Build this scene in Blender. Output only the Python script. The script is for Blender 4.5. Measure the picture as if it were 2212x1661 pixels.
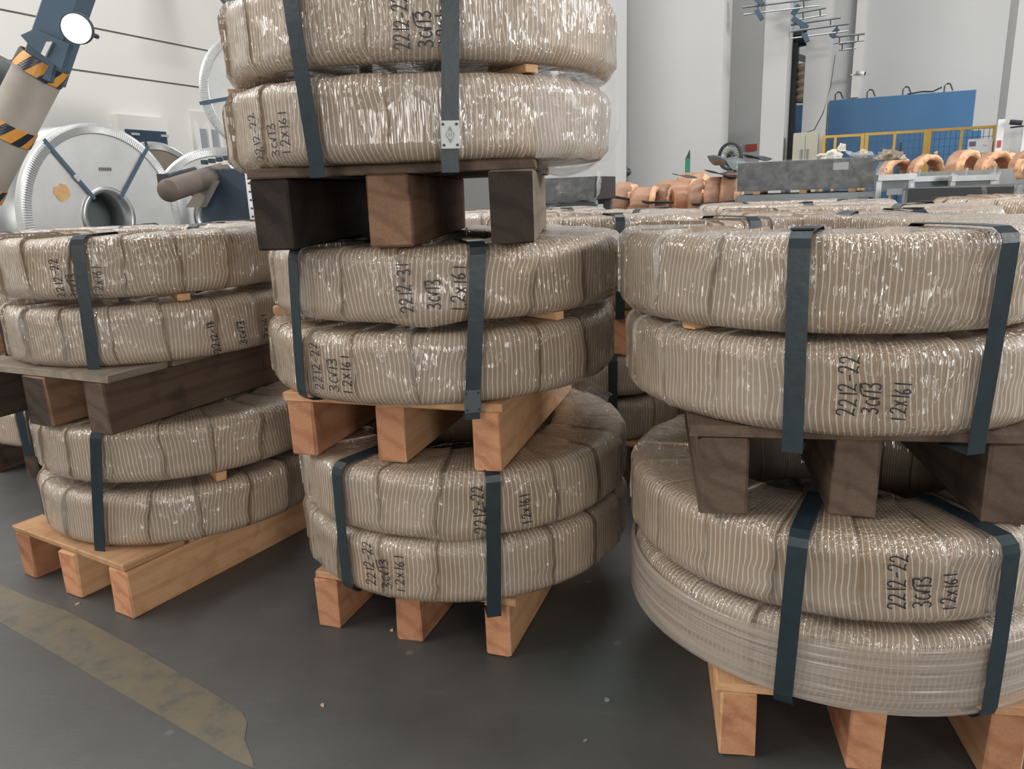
import bpy, bmesh, math, random
from mathutils import Vector, Matrix, noise as mnoise

# ------------------------------------------------------------------ clear
for o in list(bpy.data.objects): bpy.data.objects.remove(o)
S = bpy.context.scene
COL = S.collection
PI = math.pi
R_ = math.radians
rnd = random.Random(7)

# ------------------------------------------------------------------ camera
CAM_H, PITCH, ROLL, FPX = 1.120, R_(14.35), R_(-2.07), 1629.0
W, H = 2212, 1661
cd = bpy.data.cameras.new('camera'); cam = bpy.data.objects.new('camera', cd); COL.objects.link(cam)
cd.sensor_fit = 'HORIZONTAL'; cd.sensor_width = 36.0; cd.lens = 36.0 * FPX / W
cd.clip_start = 0.05; cd.clip_end = 200
_fw = Vector((0, math.cos(PITCH), -math.sin(PITCH))); _u0 = Vector((0, math.sin(PITCH), math.cos(PITCH))); _r0 = Vector((1, 0, 0))
_rt = _r0 * math.cos(ROLL) + _u0 * math.sin(ROLL); _up = _u0 * math.cos(ROLL) - _r0 * math.sin(ROLL)
CAMP = Vector((0, 0, CAM_H))
M = Matrix((_rt, _up, -_fw)).transposed().to_4x4(); M.translation = CAMP
cam.matrix_world = M
S.camera = cam

# ------------------------------------------------------------------ world, lights, exposure
S.view_settings.view_transform = 'Standard'; S.view_settings.look = 'None'
S.view_settings.gamma = 1.0; S.view_settings.use_curve_mapping = False
S.view_settings.exposure = 0.0
w = bpy.data.worlds.new('daylight'); S.world = w; w.use_nodes = True
w.node_tree.nodes['Background'].inputs[0].default_value = (0.98, 0.985, 1.0, 1)
w.node_tree.nodes['Background'].inputs[1].default_value = 0.30

def area(name, loc, target, sx, sy, power, col=(1, 1, 1)):
    l = bpy.data.lights.new(name, 'AREA'); l.shape = 'RECTANGLE'; l.size = sx; l.size_y = sy; l.energy = power; l.color = col
    o = bpy.data.objects.new(name, l); COL.objects.link(o); o.location = loc
    o.rotation_euler = (Vector(target) - Vector(loc)).to_track_quat('-Z', 'Y').to_euler()
    return o
area('strip_window_left', (-7.2, 3.2, 5.6), (-0.3, 2.2, 0.4), 11.0, 1.1, 760, (1.0, 0.97, 0.93))
area('strip_window_right', (12.9, 1.9, 5.5), (2.0, 11.0, 2.2), 9.0, 1.6, 1650, (1.0, 0.99, 0.97))
area('roof_light', (-1.0, 7.5, 9.0), (-1.0, 6.0, 0.0), 9.0, 2.0, 520, (0.99, 1.0, 1.0))
area('glint_fill_left', (-3.4, -8.0, 2.3), (0.0, 2.0, 1.0), 2.6, 3.6, 250, (1.0, 0.97, 0.92))  # added light behind the camera, raises glints on the film
area('glint_fill_right', (4.6, -8.0, 2.6), (0.4, 2.0, 1.0), 2.2, 3.6, 210, (1.0, 0.98, 0.95))  # second added light for film glints, behind the camera on the right
sd = bpy.data.lights.new('sun', 'SUN'); sd.energy = 1.1; sd.angle = R_(3.0); sd.color = (1.0, 0.93, 0.83)
so = bpy.data.objects.new('sun', sd); COL.objects.link(so)
so.rotation_euler = Vector((0.62, -0.45, -0.75)).to_track_quat('-Z', 'Y').to_euler()

# hall axes: the building stands turned by about 24 degrees to the camera
HY = R_(-24)
E1 = Vector((math.cos(HY), math.sin(HY), 0)); E2 = Vector((-math.sin(HY), math.cos(HY), 0))
def hall(a, b, z=0.0): return E1 * a + E2 * b + Vector((0, 0, z))

def ray(px, py): return _fw + _rt * ((px - W / 2) / FPX) - _up * ((py - H / 2) / FPX)
def at(px, py, Y):
    r = ray(px, py); return CAMP + r * (Y / r.y)
def atz(px, py, z):
    r = ray(px, py); return CAMP + r * ((z - CAM_H) / r.z)
def atb(px, py, b):
    r = ray(px, py); return CAMP + r * ((b - CAMP.dot(E2)) / r.dot(E2))

# ------------------------------------------------------------------ materials
def new_mat(name):
    m = bpy.data.materials.new(name); m.use_nodes = True
    nt = m.node_tree; b = nt.nodes['Principled BSDF']
    def N(t, ins=None, **kw):
        n = nt.nodes.new(t)
        for k, v in kw.items(): setattr(n, k, v)
        for k, v in (ins or {}).items():
            if isinstance(v, bpy.types.NodeSocket): nt.links.new(v, n.inputs[k])
            else: n.inputs[k].default_value = v
        return n
    def L(a, bb): nt.links.new(a, bb)
    return m, nt, b, N, L
def ramp(N, fac, stops):
    n = N('ShaderNodeValToRGB', {'Fac': fac}); e = n.color_ramp.elements
    while len(e) < len(stops): e.new(0.5)
    for i, (p, c) in enumerate(stops):
        e[i].position = p; e[i].color = (c, c, c, 1) if isinstance(c, (int, float)) else (*c, 1)
    return n
def lin(r, g, b):
    f = lambda c: ((c / 255 + 0.055) / 1.055) ** 2.4 if c > 10 else c / 255 / 12.92
    return (f(r), f(g), f(b))

def simple(name, col, rough=0.6, metal=0.0, var=0.12, scale=6.0, bump=0.0, bscale=40.0, coat=0.0, spec=0.5):
    m, nt, b, N, L = new_mat(name)
    g = N('ShaderNodeNewGeometry')
    n = N('ShaderNodeTexNoise', {'Vector': g.outputs['Position'], 'Scale': scale, 'Detail': 5.0, 'Roughness': 0.6})
    c1 = tuple(c * (1 - var) for c in col); c2 = tuple(min(1, c * (1 + var)) for c in col)
    r = ramp(N, n.outputs['Fac'], [(0.3, c1), (0.7, c2)])
    L(r.outputs['Color'], b.inputs['Base Color'])
    b.inputs['Roughness'].default_value = rough; b.inputs['Metallic'].default_value = metal
    b.inputs['Coat Weight'].default_value = coat; b.inputs['Specular IOR Level'].default_value = spec
    if bump:
        n2 = N('ShaderNodeTexNoise', {'Vector': g.outputs['Position'], 'Scale': bscale, 'Detail': 4.0})
        bp = N('ShaderNodeBump', {'Height': n2.outputs['Fac'], 'Strength': bump, 'Distance': 0.01})
        L(bp.outputs['Normal'], b.inputs['Normal'])
    return m

def paper_mat(name, tan, white, veil):
    """woven striped packing paper under clinging stretch film"""
    m, nt, b, N, L = new_mat(name)
    tc = N('ShaderNodeTexCoord'); g = N('ShaderNodeNewGeometry'); oi = N('ShaderNodeObjectInfo')
    uv = N('ShaderNodeSeparateXYZ', {'Vector': tc.outputs['UV']})
    wob = N('ShaderNodeTexNoise', {'Vector': g.outputs['Position'], 'Scale': 9.0, 'Detail': 2.0})
    w1 = N('ShaderNodeMath', {0: wob.outputs['Fac'], 1: 0.006}, operation='MULTIPLY')
    u1 = N('ShaderNodeMath', {0: uv.outputs['X'], 1: w1.outputs[0]}, operation='ADD')
    off = N('ShaderNodeMath', {0: oi.outputs['Random'], 1: 0.05}, operation='MULTIPLY')
    u2 = N('ShaderNodeMath', {0: u1.outputs[0], 1: off.outputs[0]}, operation='ADD')
    fr = N('ShaderNodeMath', {0: u2.outputs[0], 1: 1 / 0.0108}, operation='MULTIPLY')
    fr = N('ShaderNodeMath', {0: fr.outputs[0]}, operation='FRACT')
    st = ramp(N, fr.outputs[0], [(0.0, 0.0), (0.66, 0.0), (0.75, 1.0), (0.85, 1.0), (0.94, 0.0)])
    # paper tone with slow change and weave
    big = N('ShaderNodeTexNoise', {'Vector': g.outputs['Position'], 'Scale': 5.0, 'Detail': 4.0})
    t1 = ramp(N, big.outputs['Fac'], [(0.3, tuple(c * 0.86 for c in tan)), (0.7, tuple(c * 1.1 for c in tan))])
    mx = N('ShaderNodeMix', {'Factor': st.outputs['Color'], 'A': t1.outputs['Color'], 'B': (*white, 1)}, data_type='RGBA')
    # nested Mix sockets (RGBA) are indexed 6 and 7
    L(t1.outputs['Color'], mx.inputs[6]); mx.inputs[7].default_value = (*white, 1)
    # milky patches where the film lies in several layers
    pv = N('ShaderNodeTexNoise', {'Vector': g.outputs['Position'], 'Scale': 3.2, 'Detail': 3.0, 'Distortion': 0.6})
    pr = ramp(N, pv.outputs['Fac'], [(0.36, veil * 0.55), (0.68, veil * 1.6)])
    m2 = N('ShaderNodeMix', {'Factor': pr.outputs['Color']}, data_type='RGBA')
    L(mx.outputs[2], m2.inputs[6]); m2.inputs[7].default_value = (*lin(196, 192, 190), 1)
    L(m2.outputs[2], b.inputs['Base Color'])
    b.inputs['Roughness'].default_value = 0.5; b.inputs['Specular IOR Level'].default_value = 0.3
    # paper relief
    pn = N('ShaderNodeTexNoise', {'Vector': g.outputs['Position'], 'Scale': 26.0, 'Detail': 3.0})
    bp = N('ShaderNodeBump', {'Height': pn.outputs['Fac'], 'Strength': 0.35, 'Distance': 0.01})
    L(bp.outputs['Normal'], b.inputs['Normal'])
    # film: crinkles drawn out along slanting pull lines
    hs = None
    for (rx, ry, rz, sc, wt, det, lo, hi) in ((0.30, 0.25, 0.3, (80, 80, 5), 1.15, 1.0, .26, .74), (-0.5, 0.5, 1.2, (62, 62, 6), 1.15, 1.0, .26, .74), (0.15, -0.6, 2.2, (115, 115, 8), 0.6, 1.0, .28, .72), (0.0, 0.0, 0.5, (17, 17, 11), 1.9, 2.0, .25, .75)):
        mp = N('ShaderNodeMapping', {'Vector': g.outputs['Position'], 'Rotation': (rx, ry, rz), 'Scale': sc})
        nn = N('ShaderNodeTexNoise', {'Vector': mp.outputs[0], 'Scale': 1.0, 'Detail': det, 'Roughness': 0.5, 'Distortion': 0.25})
        rr = ramp(N, nn.outputs['Fac'], [(lo, 0.0), (0.5, 1.0), (hi, 0.0)])
        mm = N('ShaderNodeMath', {0: rr.outputs['Color'], 1: wt}, operation='MULTIPLY')
        hs = mm if hs is None else N('ShaderNodeMath', {0: hs.outputs[0], 1: mm.outputs[0]}, operation='ADD')
    dens = N('ShaderNodeTexNoise', {'Vector': g.outputs['Position'], 'Scale': 5.5, 'Detail': 2.0})
    dr = ramp(N, dens.outputs['Fac'], [(0.38, 0.25), (0.60, 1.0)])
    hh = N('ShaderNodeMath', {0: hs.outputs[0], 1: dr.outputs['Color']}, operation='MULTIPLY')
    cb = N('ShaderNodeBump', {'Height': hh.outputs[0], 'Strength': 1.0, 'Distance': 0.0036})
    L(cb.outputs['Normal'], b.inputs['Coat Normal'])
    b.inputs['Coat Weight'].default_value = 1.0; b.inputs['Coat Roughness'].default_value = 0.07; b.inputs['Coat IOR'].default_value = 1.75
    return m

def film_mat(name, alpha, bscale=30.0, aniso=(1, 1, 1), tint=(0.85, 0.87, 0.88), rough=0.1, bstr=0.8):
    m, nt, b, N, L = new_mat(name)
    g = N('ShaderNodeNewGeometry')
    mp = N('ShaderNodeMapping', {'Vector': g.outputs['Position'], 'Scale': aniso})
    n = N('ShaderNodeTexNoise', {'Vector': mp.outputs[0], 'Scale': bscale, 'Detail': 4.0, 'Distortion': 0.7})
    bp = N('ShaderNodeBump', {'Height': n.outputs['Fac'], 'Strength': bstr, 'Distance': 0.012})
    b.inputs['Base Color'].default_value = (*tint, 1); b.inputs['Roughness'].default_value = rough
    b.inputs['Specular IOR Level'].default_value = 0.6
    L(bp.outputs['Normal'], b.inputs['Normal'])
    al = ramp(N, n.outputs['Fac'], [(0.3, max(0, alpha * 0.55)), (0.7, min(1, alpha * 1.45))])
    L(al.outputs['Color'], b.inputs['Alpha'])
    return m

def wood_mat(name, c_light, c_dark, c_stain, rough=0.75):
    m, nt, b, N, L = new_mat(name)
    tc = N('ShaderNodeTexCoord'); oi = N('ShaderNodeObjectInfo')
    rv = N('ShaderNodeCombineXYZ', {0: oi.outputs['Random'], 1: oi.outputs['Random'], 2: oi.outputs['Random']})
    rs = N('ShaderNodeVectorMath', {0: rv.outputs[0], 1: (0.9, 0.0, 1.7)}, operation='MULTIPLY')
    co = N('ShaderNodeVectorMath', {0: tc.outputs['Object'], 1: rs.outputs[0]}, operation='ADD')
    mp = N('ShaderNodeMapping', {'Vector': co.outputs[0], 'Scale': (1, 0.13, 1)})
    wv = N('ShaderNodeTexWave', {'Vector': mp.outputs[0], 'Scale': 6.0, 'Distortion': 6.0, 'Detail': 3.0, 'Detail Scale': 1.6}, wave_type='RINGS', rings_direction='Y')
    fib = N('ShaderNodeMapping', {'Vector': co.outputs[0], 'Scale': (180, 6, 180)})
    fn = N('ShaderNodeTexNoise', {'Vector': fib.outputs[0], 'Scale': 1.0, 'Detail': 3.0})
    a = ramp(N, wv.outputs['Fac'], [(0.0, c_light), (0.55, c_light), (1.0, tuple((x + 2 * y) / 3 for x, y in zip(c_light, c_dark)))])
    fr = ramp(N, fn.outputs['Fac'], [(0.3, 0.0), (0.75, 0.4)])
    m1 = N('ShaderNodeMix', {'Factor': fr.outputs['Color']}, data_type='RGBA'); L(a.outputs['Color'], m1.inputs[6]); m1.inputs[7].default_value = (*c_dark, 1)
    sn = N('ShaderNodeTexNoise', {'Vector': co.outputs[0], 'Scale': 9.0, 'Detail': 4.0, 'Distortion': 0.8})
    sr = ramp(N, sn.outputs['Fac'], [(0.52, 0.0), (0.72, 0.7)])
    m2 = N('ShaderNodeMix', {'Factor': sr.outputs['Color']}, data_type='RGBA'); L(m1.outputs[2], m2.inputs[6]); m2.inputs[7].default_value = (*c_stain, 1)
    # each piece of timber has its own tone
    tn = N('ShaderNodeHueSaturation', {'Color': m2.outputs[2], 'Saturation': 1.0})
    vr = N('ShaderNodeMapRange', {'Value': oi.outputs['Random'], 'To Min': 0.82, 'To Max': 1.15}); L(vr.outputs[0], tn.inputs['Value'])
    L(tn.outputs[0], b.inputs['Base Color']); b.inputs['Roughness'].default_value = rough; b.inputs['Specular IOR Level'].default_value = 0.25
    bp = N('ShaderNodeBump', {'Height': fn.outputs['Fac'], 'Strength': 0.35, 'Distance': 0.004}); L(bp.outputs['Normal'], b.inputs['Normal'])
    return m

MAT = {}
MAT['paper'] = paper_mat('striped_paper_film', lin(149, 123, 92), lin(195, 190, 179), 0.15)
MAT['paper_pale'] = paper_mat('striped_paper_thick_film', lin(152, 125, 98), lin(196, 191, 182), 0.32)
MAT['milky'] = film_mat('milky_film_band', 0.52, 1.0, (2, 2, 70), lin(190, 178, 164), 0.16, 0.4)
MAT['film'] = film_mat('clear_film', 0.30, 26.0)
MAT['film_thin'] = film_mat('clear_film_thin', 0.13, 18.0)
MAT['pine'] = wood_mat('new_pine', lin(206, 164, 124), lin(190, 144, 104), lin(170, 120, 86))
MAT['pine_red'] = wood_mat('reddish_pine', lin(196, 144, 108), lin(174, 116, 84), lin(142, 92, 68))
MAT['oldwood'] = wood_mat('weathered_wood', lin(108, 90, 76), lin(86, 70, 60), lin(58, 48, 42))
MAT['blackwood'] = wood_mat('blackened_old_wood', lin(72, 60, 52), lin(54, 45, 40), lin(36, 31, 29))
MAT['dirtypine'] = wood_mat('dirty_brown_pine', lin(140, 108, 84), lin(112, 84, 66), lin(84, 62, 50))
MAT['greywood'] = wood_mat('grey_weathered_board', lin(138, 126, 112), lin(116, 104, 92), lin(86, 76, 66))
MAT['strap'] = simple('dark_green_steel_strap', lin(35, 49, 55), 0.38, 0.0, 0.15, 30, 0.05, 60)
MAT['seal'] = simple('silver_seal', lin(178, 184, 180), 0.4, 0.3, 0.06, 60)
MAT['seal_dark'] = simple('dark_seal', lin(84, 90, 94), 0.4, 0.2, 0.05, 60)
MAT['ink'] = simple('black_marker_ink', lin(34, 34, 40), 0.5, 0.0, 0.2, 90)
MAT['wall'] = simple('white_painted_wall', lin(188, 188, 187), 0.7, 0.0, 0.03, 0.8, 0.03, 60)
MAT['wall_warm'] = simple('white_wall_panel', lin(214, 212, 206), 0.7, 0.0, 0.03, 0.9, 0.03, 60)
MAT['seam'] = simple('panel_joint_grey', lin(150, 150, 150), 0.8)  # grey backing visible in the panel joints
MAT['blue'] = simple('blue_painted_sheet', lin(62, 106, 146), 0.45, 0.0, 0.08, 1.4)
MAT['blue_dark'] = simple('blue_grey_steel', lin(62, 86, 104), 0.45, 0.0, 0.1, 3)
MAT['yellow'] = simple('yellow_paint', lin(196, 156, 72), 0.5, 0.0, 0.1, 9)
MAT['cream'] = simple('cream_cabinet_paint', lin(176, 172, 156), 0.5, 0.0, 0.05, 4)
MAT['galv'] = simple('galvanised_steel', lin(176, 178, 178), 0.34, 0.75, 0.14, 5, 0.06, 14)
MAT['galv_bright'] = simple('bright_galvanised_steel', lin(208, 209, 208), 0.3, 0.6, 0.08, 4, 0.05, 9)
MAT['steel'] = simple('grey_steel', lin(120, 126, 130), 0.4, 0.5, 0.15, 6)
MAT['darksteel'] = simple('dark_steel', lin(58, 62, 66), 0.45, 0.3, 0.2, 7)
MAT['navy'] = simple('navy_painted_steel', lin(46, 62, 80), 0.45, 0.0, 0.15, 5)
MAT['black'] = simple('black_rubber', lin(34, 34, 36), 0.6, 0.0, 0.2, 8)
MAT['boom'] = simple('grey_brown_boom_paint', lin(140, 132, 122), 0.6, 0.0, 0.1, 5, 0.05, 30)
MAT['boom_dark'] = simple('dark_green_machine_paint', lin(78, 84, 84), 0.6, 0.0, 0.15, 4)
MAT['orange'] = simple('orange_hazard_tape', lin(214, 150, 70), 0.35, 0.0, 0.08, 20)
MAT['tapeblack'] = simple('black_hazard_tape', lin(40, 48, 58), 0.3, 0.0, 0.1, 20)
MAT['kraft'] = simple('orange_kraft_paper', lin(172, 130, 103), 0.5, 0.0, 0.2, 7, 0.9, 18)
MAT['kraft_light'] = simple('pale_and_lit_kraft_paper', lin(228, 178, 138), 0.55, 0.0, 0.1, 6, 0.5, 22)
MAT['cloth'] = simple('off_white_rag', lin(206, 200, 186), 0.8, 0.0, 0.12, 12, 0.4, 30)
MAT['sack'] = simple('brown_plastic_sack', lin(128, 116, 98), 0.4, 0.0, 0.25, 14, 0.5, 26)
MAT['sheet'] = simple('dark_grey_sheet_bundle', lin(62, 65, 68), 0.45, 0.0, 0.1, 2.5, 0.04, 8, 0.0)
MAT['sheet_black'] = simple('black_sheet_bundle', lin(50, 50, 53), 0.45, 0.0, 0.1, 2.5, 0.04, 8, 0.0)
MAT['sheet_pale'] = simple('pale_grey_sheet_bundle', lin(138, 144, 148), 0.4, 0.3, 0.08, 2.5)
MAT['white'] = simple('white_board', lin(224, 224, 224), 0.5, 0.0, 0.03, 6)
MAT['label'] = simple('grey_paper_label', lin(170, 172, 172), 0.6, 0.0, 0.03, 6)
MAT['print'] = simple('printed_photo', lin(112, 108, 126), 0.6, 0.0, 0.4, 60)
MAT['print_grey'] = simple('grey_print', lin(160, 160, 162), 0.6)
MAT['red'] = simple('red_paint', lin(176, 74, 66), 0.5)
MAT['green'] = simple('green_paint', lin(40, 128, 92), 0.5, 0.0, 0.15, 8)
MAT['glass'] = simple('window_glass', lin(152, 156, 158), 0.12, 0.0, 0.1, 1.0, 0, 40, 0.5)
MAT['rust'] = simple('rust_stain', lin(196, 156, 108), 0.6, 0.2, 0.1, 20)
MAT['brown_face'] = simple('brownish_face_plate', lin(176, 160, 144), 0.4, 0.4, 0.12, 4)  # brown is the base colour of the plate
MAT['duct'] = simple('cream_duct_fabric', lin(190, 178, 158), 0.7, 0.0, 0.1, 9)
MAT['chip_grey'] = simple('grey_chip', lin(132, 132, 132), 0.8)
MAT['chip'] = simple('pale_wood_chip', lin(206, 176, 146), 0.8)

def floor_mat():
    m, nt, b, N, L = new_mat('dark_grey_floor_paint')
    g = N('ShaderNodeNewGeometry')
    n1 = N('ShaderNodeTexNoise', {'Vector': g.outputs['Position'], 'Scale': 1.6, 'Detail': 6.0, 'Roughness': 0.65})
    a = ramp(N, n1.outputs['Fac'], [(0.3, lin(72, 72, 71)), (0.7, lin(92, 91, 89))])
    gn = N('ShaderNodeTexNoise', {'Vector': g.outputs['Position'], 'Scale': 0.9, 'Detail': 2.0})
    gr = ramp(N, gn.outputs['Fac'], [(0.5, 0.0), (0.66, 0.6)])
    m1 = N('ShaderNodeMix', {'Factor': gr.outputs['Color']}, data_type='RGBA'); L(a.outputs['Color'], m1.inputs[6]); m1.inputs[7].default_value = (*lin(66, 80, 76), 1)
    mp = N('ShaderNodeMapping', {'Vector': g.outputs['Position'], 'Rotation': (0, 0, 0.6), 'Scale': (9, 26, 9)})
    n2 = N('ShaderNodeTexNoise', {'Vector': mp.outputs[0], 'Scale': 1.0, 'Detail': 5.0, 'Roughness': 0.7})
    sr = ramp(N, n2.outputs['Fac'], [(0.60, 0.0), (0.80, 0.38)])
    m2 = N('ShaderNodeMix', {'Factor': sr.outputs['Color']}, data_type='RGBA'); L(m1.outputs[2], m2.inputs[6]); m2.inputs[7].default_value = (*lin(122, 120, 120), 1)
    n3 = N('ShaderNodeTexVoronoi', {'Vector': g.outputs['Position'], 'Scale': 5.5, 'Randomness': 1.0})
    vr = ramp(N, n3.outputs['Distance'], [(0.03, 0.5), (0.07, 0.0)])
    m3 = N('ShaderNodeMix', {'Factor': vr.outputs['Color']}, data_type='RGBA'); L(m2.outputs[2], m3.inputs[6]); m3.inputs[7].default_value = (*lin(126, 126, 128), 1)
    L(m3.outputs[2], b.inputs['Base Color'])
    rr = ramp(N, n1.outputs['Fac'], [(0.3, 0.38), (0.7, 0.55)]); L(rr.outputs['Color'], b.inputs['Roughness'])
    bp = N('ShaderNodeBump', {'Height': n2.outputs['Fac'], 'Strength': 0.08, 'Distance': 0.01}); L(bp.outputs['Normal'], b.inputs['Normal'])
    return m
MAT['floor'] = floor_mat()
def tape_mat():
    m, nt, b, N, L = new_mat('worn_yellow_floor_paint')
    g = N('ShaderNodeNewGeometry')
    n = N('ShaderNodeTexNoise', {'Vector': g.outputs['Position'], 'Scale': 14.0, 'Detail': 6.0, 'Roughness': 0.7})
    a = ramp(N, n.outputs['Fac'], [(0.34, lin(86, 86, 80)), (0.5, lin(110, 102, 86)), (0.7, lin(120, 107, 84))])
    L(a.outputs['Color'], b.inputs['Base Color']); b.inputs['Roughness'].default_value = 0.5
    return m
MAT['tape'] = tape_mat()
def lamp_mat(name, col, st):
    m, nt, b, N, L = new_mat(name)
    b.inputs['Base Color'].default_value = (*col, 1); b.inputs['Emission Color'].default_value = (*col, 1); b.inputs['Emission Strength'].default_value = st
    return m
MAT['lamp'] = lamp_mat('glowing_lamp_glass', (1.0, 0.99, 0.97), 14.0)

# ------------------------------------------------------------------ mesh helpers
class MB:
    def __init__(s): s.v = []; s.f = []; s.uv = None
    def add(s, vs, fs):
        o = len(s.v); s.v += [tuple(p) for p in vs]; s.f += [tuple(i + o for i in f) for f in fs]; return s
    def box(s, c, d, rot=None, ch=0.0):
        c = Vector(c); hx, hy, hz = d[0] / 2, d[1] / 2, d[2] / 2
        if ch <= 0:
            vs = [Vector((x, y, z)) for z in (-hz, hz) for y in (-hy, hy) for x in (-hx, hx)]
            fs = [(0, 2, 3, 1), (4, 5, 7, 6), (0, 1, 5, 4), (2, 6, 7, 3), (0, 4, 6, 2), (1, 3, 7, 5)]
        else:
            bm = bmesh.new(); bmesh.ops.create_cube(bm, size=1.0)
            bmesh.ops.scale(bm, vec=d, verts=bm.verts); bmesh.ops.bevel(bm, geom=list(bm.edges), offset=ch, segments=1, affect='EDGES')
            bm.verts.index_update(); vs = [v.co.copy() for v in bm.verts]; fs = [tuple(v.index for v in f.verts) for f in bm.faces]; bm.free()
        if rot is not None: vs = [rot @ v for v in vs]
        return s.add([v + c for v in vs], fs)
    def tube(s, pts, r, n=10, caps=True):
        pts = [Vector(p) for p in pts]; rs = r if isinstance(r, (list, tuple)) else [r] * len(pts)
        o = len(s.v); up = Vector((0, 0, 1))
        for i, p in enumerate(pts):
            t = (pts[min(i + 1, len(pts) - 1)] - pts[max(i - 1, 0)]).normalized()
            a = t.cross(up if abs(t.z) < 0.95 else Vector((1, 0, 0))).normalized(); b = t.cross(a)
            for k in range(n):
                an = 2 * PI * k / n; s.v.append(tuple(p + (a * math.cos(an) + b * math.sin(an)) * rs[i]))
        for i in range(len(pts) - 1):
            for k in range(n):
                k2 = (k + 1) % n; s.f.append((o + i * n + k, o + i * n + k2, o + (i + 1) * n + k2, o + (i + 1) * n + k))
        if caps:
            s.f.append(tuple(o + k for k in range(n))[::-1]); e = o + (len(pts) - 1) * n; s.f.append(tuple(e + k for k in range(n)))
        return s
    def lathe(s, prof, n, mtx, closed=True, fn=None):
        """prof: (radius, along) list turned round local Z, then placed by mtx"""
        o = len(s.v); m = len(prof)
        for k in range(n):
            a = 2 * PI * k / n
            for j, (r, z) in enumerate(prof):
                if fn: r, z = fn(a, j, r, z)
                s.v.append(tuple(mtx @ Vector((r * math.cos(a), r * math.sin(a), z))))
        mm = m if closed else m - 1
        for k in range(n):
            k2 = (k + 1) % n
            for j in range(mm):
                j2 = (j + 1) % m; s.f.append((o + k * m + j, o + k2 * m + j, o + k2 * m + j2, o + k * m + j2))
        return s
    def prism(s, poly, d):
        """poly: list of points, extruded by vector d"""
        o = len(s.v); n = len(poly); d = Vector(d)
        s.v += [tuple(Vector(p)) for p in poly] + [tuple(Vector(p) + d) for p in poly]
        s.f.append(tuple(o + i for i in range(n))[::-1]); s.f.append(tuple(o + n + i for i in range(n)))
        for i in range(n):
            j = (i + 1) % n; s.f.append((o + i, o + j, o + n + j, o + n + i))
        return s
    def grid(s, fn, nu, nv):
        o = len(s.v)
        for i in range(nu + 1):
            for j in range(nv + 1): s.v.append(tuple(fn(i / nu, j / nv)))
        for i in range(nu):
            for j in range(nv):
                a = o + i * (nv + 1) + j; s.f.append((a, a + nv + 1, a + nv + 2, a + 1))
        return s
    def mesh(s, name, mat, smooth=False):
        me = bpy.data.meshes.new(name); me.from_pydata(s.v, [], s.f); me.update()
        if mat: me.materials.append(MAT[mat] if isinstance(mat, str) else mat)
        if smooth: me.polygons.foreach_set('use_smooth', [True] * len(me.polygons))
        return me
def link(name, me, parent=None):
    o = bpy.data.objects.new(name, me); COL.objects.link(o); o.parent = parent; return o
def obj(name, mb, mat, parent=None, smooth=False): return link(name, mb.mesh(name, mat, smooth), parent)
def fixn(o):
    bm = bmesh.new(); bm.from_mesh(o.data); bmesh.ops.recalc_face_normals(bm, faces=bm.faces); bm.to_mesh(o.data); bm.free(); return o
def tag(o, label, cat, group=None):
    o['label'] = label; o['category'] = cat
    if group: o['group'] = group
    return o
def thing(name, loc, label, cat, group=None, rz=0.0):
    o = bpy.data.objects.new(name, None); COL.objects.link(o); o.location = loc; o.rotation_euler = (0, 0, rz); o.empty_display_size = 0.1
    return tag(o, label, cat, group)
def struct(o): o['kind'] = 'structure'; return o
def frame_to(d, up=Vector((0, 0, 1))):
    """matrix whose local Z points along d"""
    d = Vector(d).normalized(); x = up.cross(d)
    if x.length < 1e-4: x = Vector((1, 0, 0))
    x.normalize(); y = d.cross(x); return Matrix((x, y, d)).transposed()

# ================================================================== SETTING
fl = MB().grid(lambda u, v: (-14 + 34 * u, -8 + 36 * v, 0), 4, 4)
struct(obj('floor', fl, 'floor'))

HR = Matrix.Rotation(HY, 4, 'Z').to_3x3()
def hbox(mb, a0, a1, b0, b1, z0, z1, ch=0.0):
    return mb.box(hall((a0 + a1) / 2, (b0 + b1) / 2, (z0 + z1) / 2), (abs(a1 - a0), abs(b1 - b0), abs(z1 - z0)), HR, ch)
WH = 9.0
AL = -8.6      # left hall wall
BB = 15.2      # back hall wall
# left wall as stacked cladding panels with recessed joints
wl = struct(obj('wall_left', hbox(MB(), AL - 0.30, AL - 0.05, -2, BB, 0, WH), 'seam'))
zc = [0.0]
for (px, py) in ((340, 176), (340, 88)):
    r = ray(px, py); t = (AL - CAMP.dot(E1)) / r.dot(E1); zc.append((CAMP + r * t).z)
zc += [zc[-1] + 1.25, zc[-1] + 2.5, WH]
for i in range(len(zc) - 1):
    for (b0, b1) in ((-2, 5.9), (5.905, BB)):
        obj('wall_panel', hbox(MB(), AL - 0.06, AL, b0, b1 - 0.01, zc[i] + 0.012, zc[i + 1] - 0.012), 'wall_warm', wl)
struct(obj('wall_back', hbox(MB(), AL - 0.3, 14, BB, BB + 0.25, 0, WH), 'wall'))

def ab(px, py, b):
    p = atb(px, py, b); return p.dot(E1)
# piers and wall ends standing in front of the back wall: (pixel left, right of front face, side face right, b)
def pier(name, pxl, pxr, b, depth, pyref=250, h=WH):
    return struct(obj(name, hbox(MB(), ab(pxl, pyref, b), ab(pxr, pyref, b), b, b + depth, 0, h), 'wall'))
pier('wall_end', 1120, 1330, 10.4, 0.55)
pier('wall_block', 1352, 1557, 11.3, 0.75)
pier('column_1', 1644, 1695, 11.9, 0.8)
pier('column_2', 1733, 1784, 12.5, 0.9)
pier('column_3', 2172, 2300, 11.2, 0.6)

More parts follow.
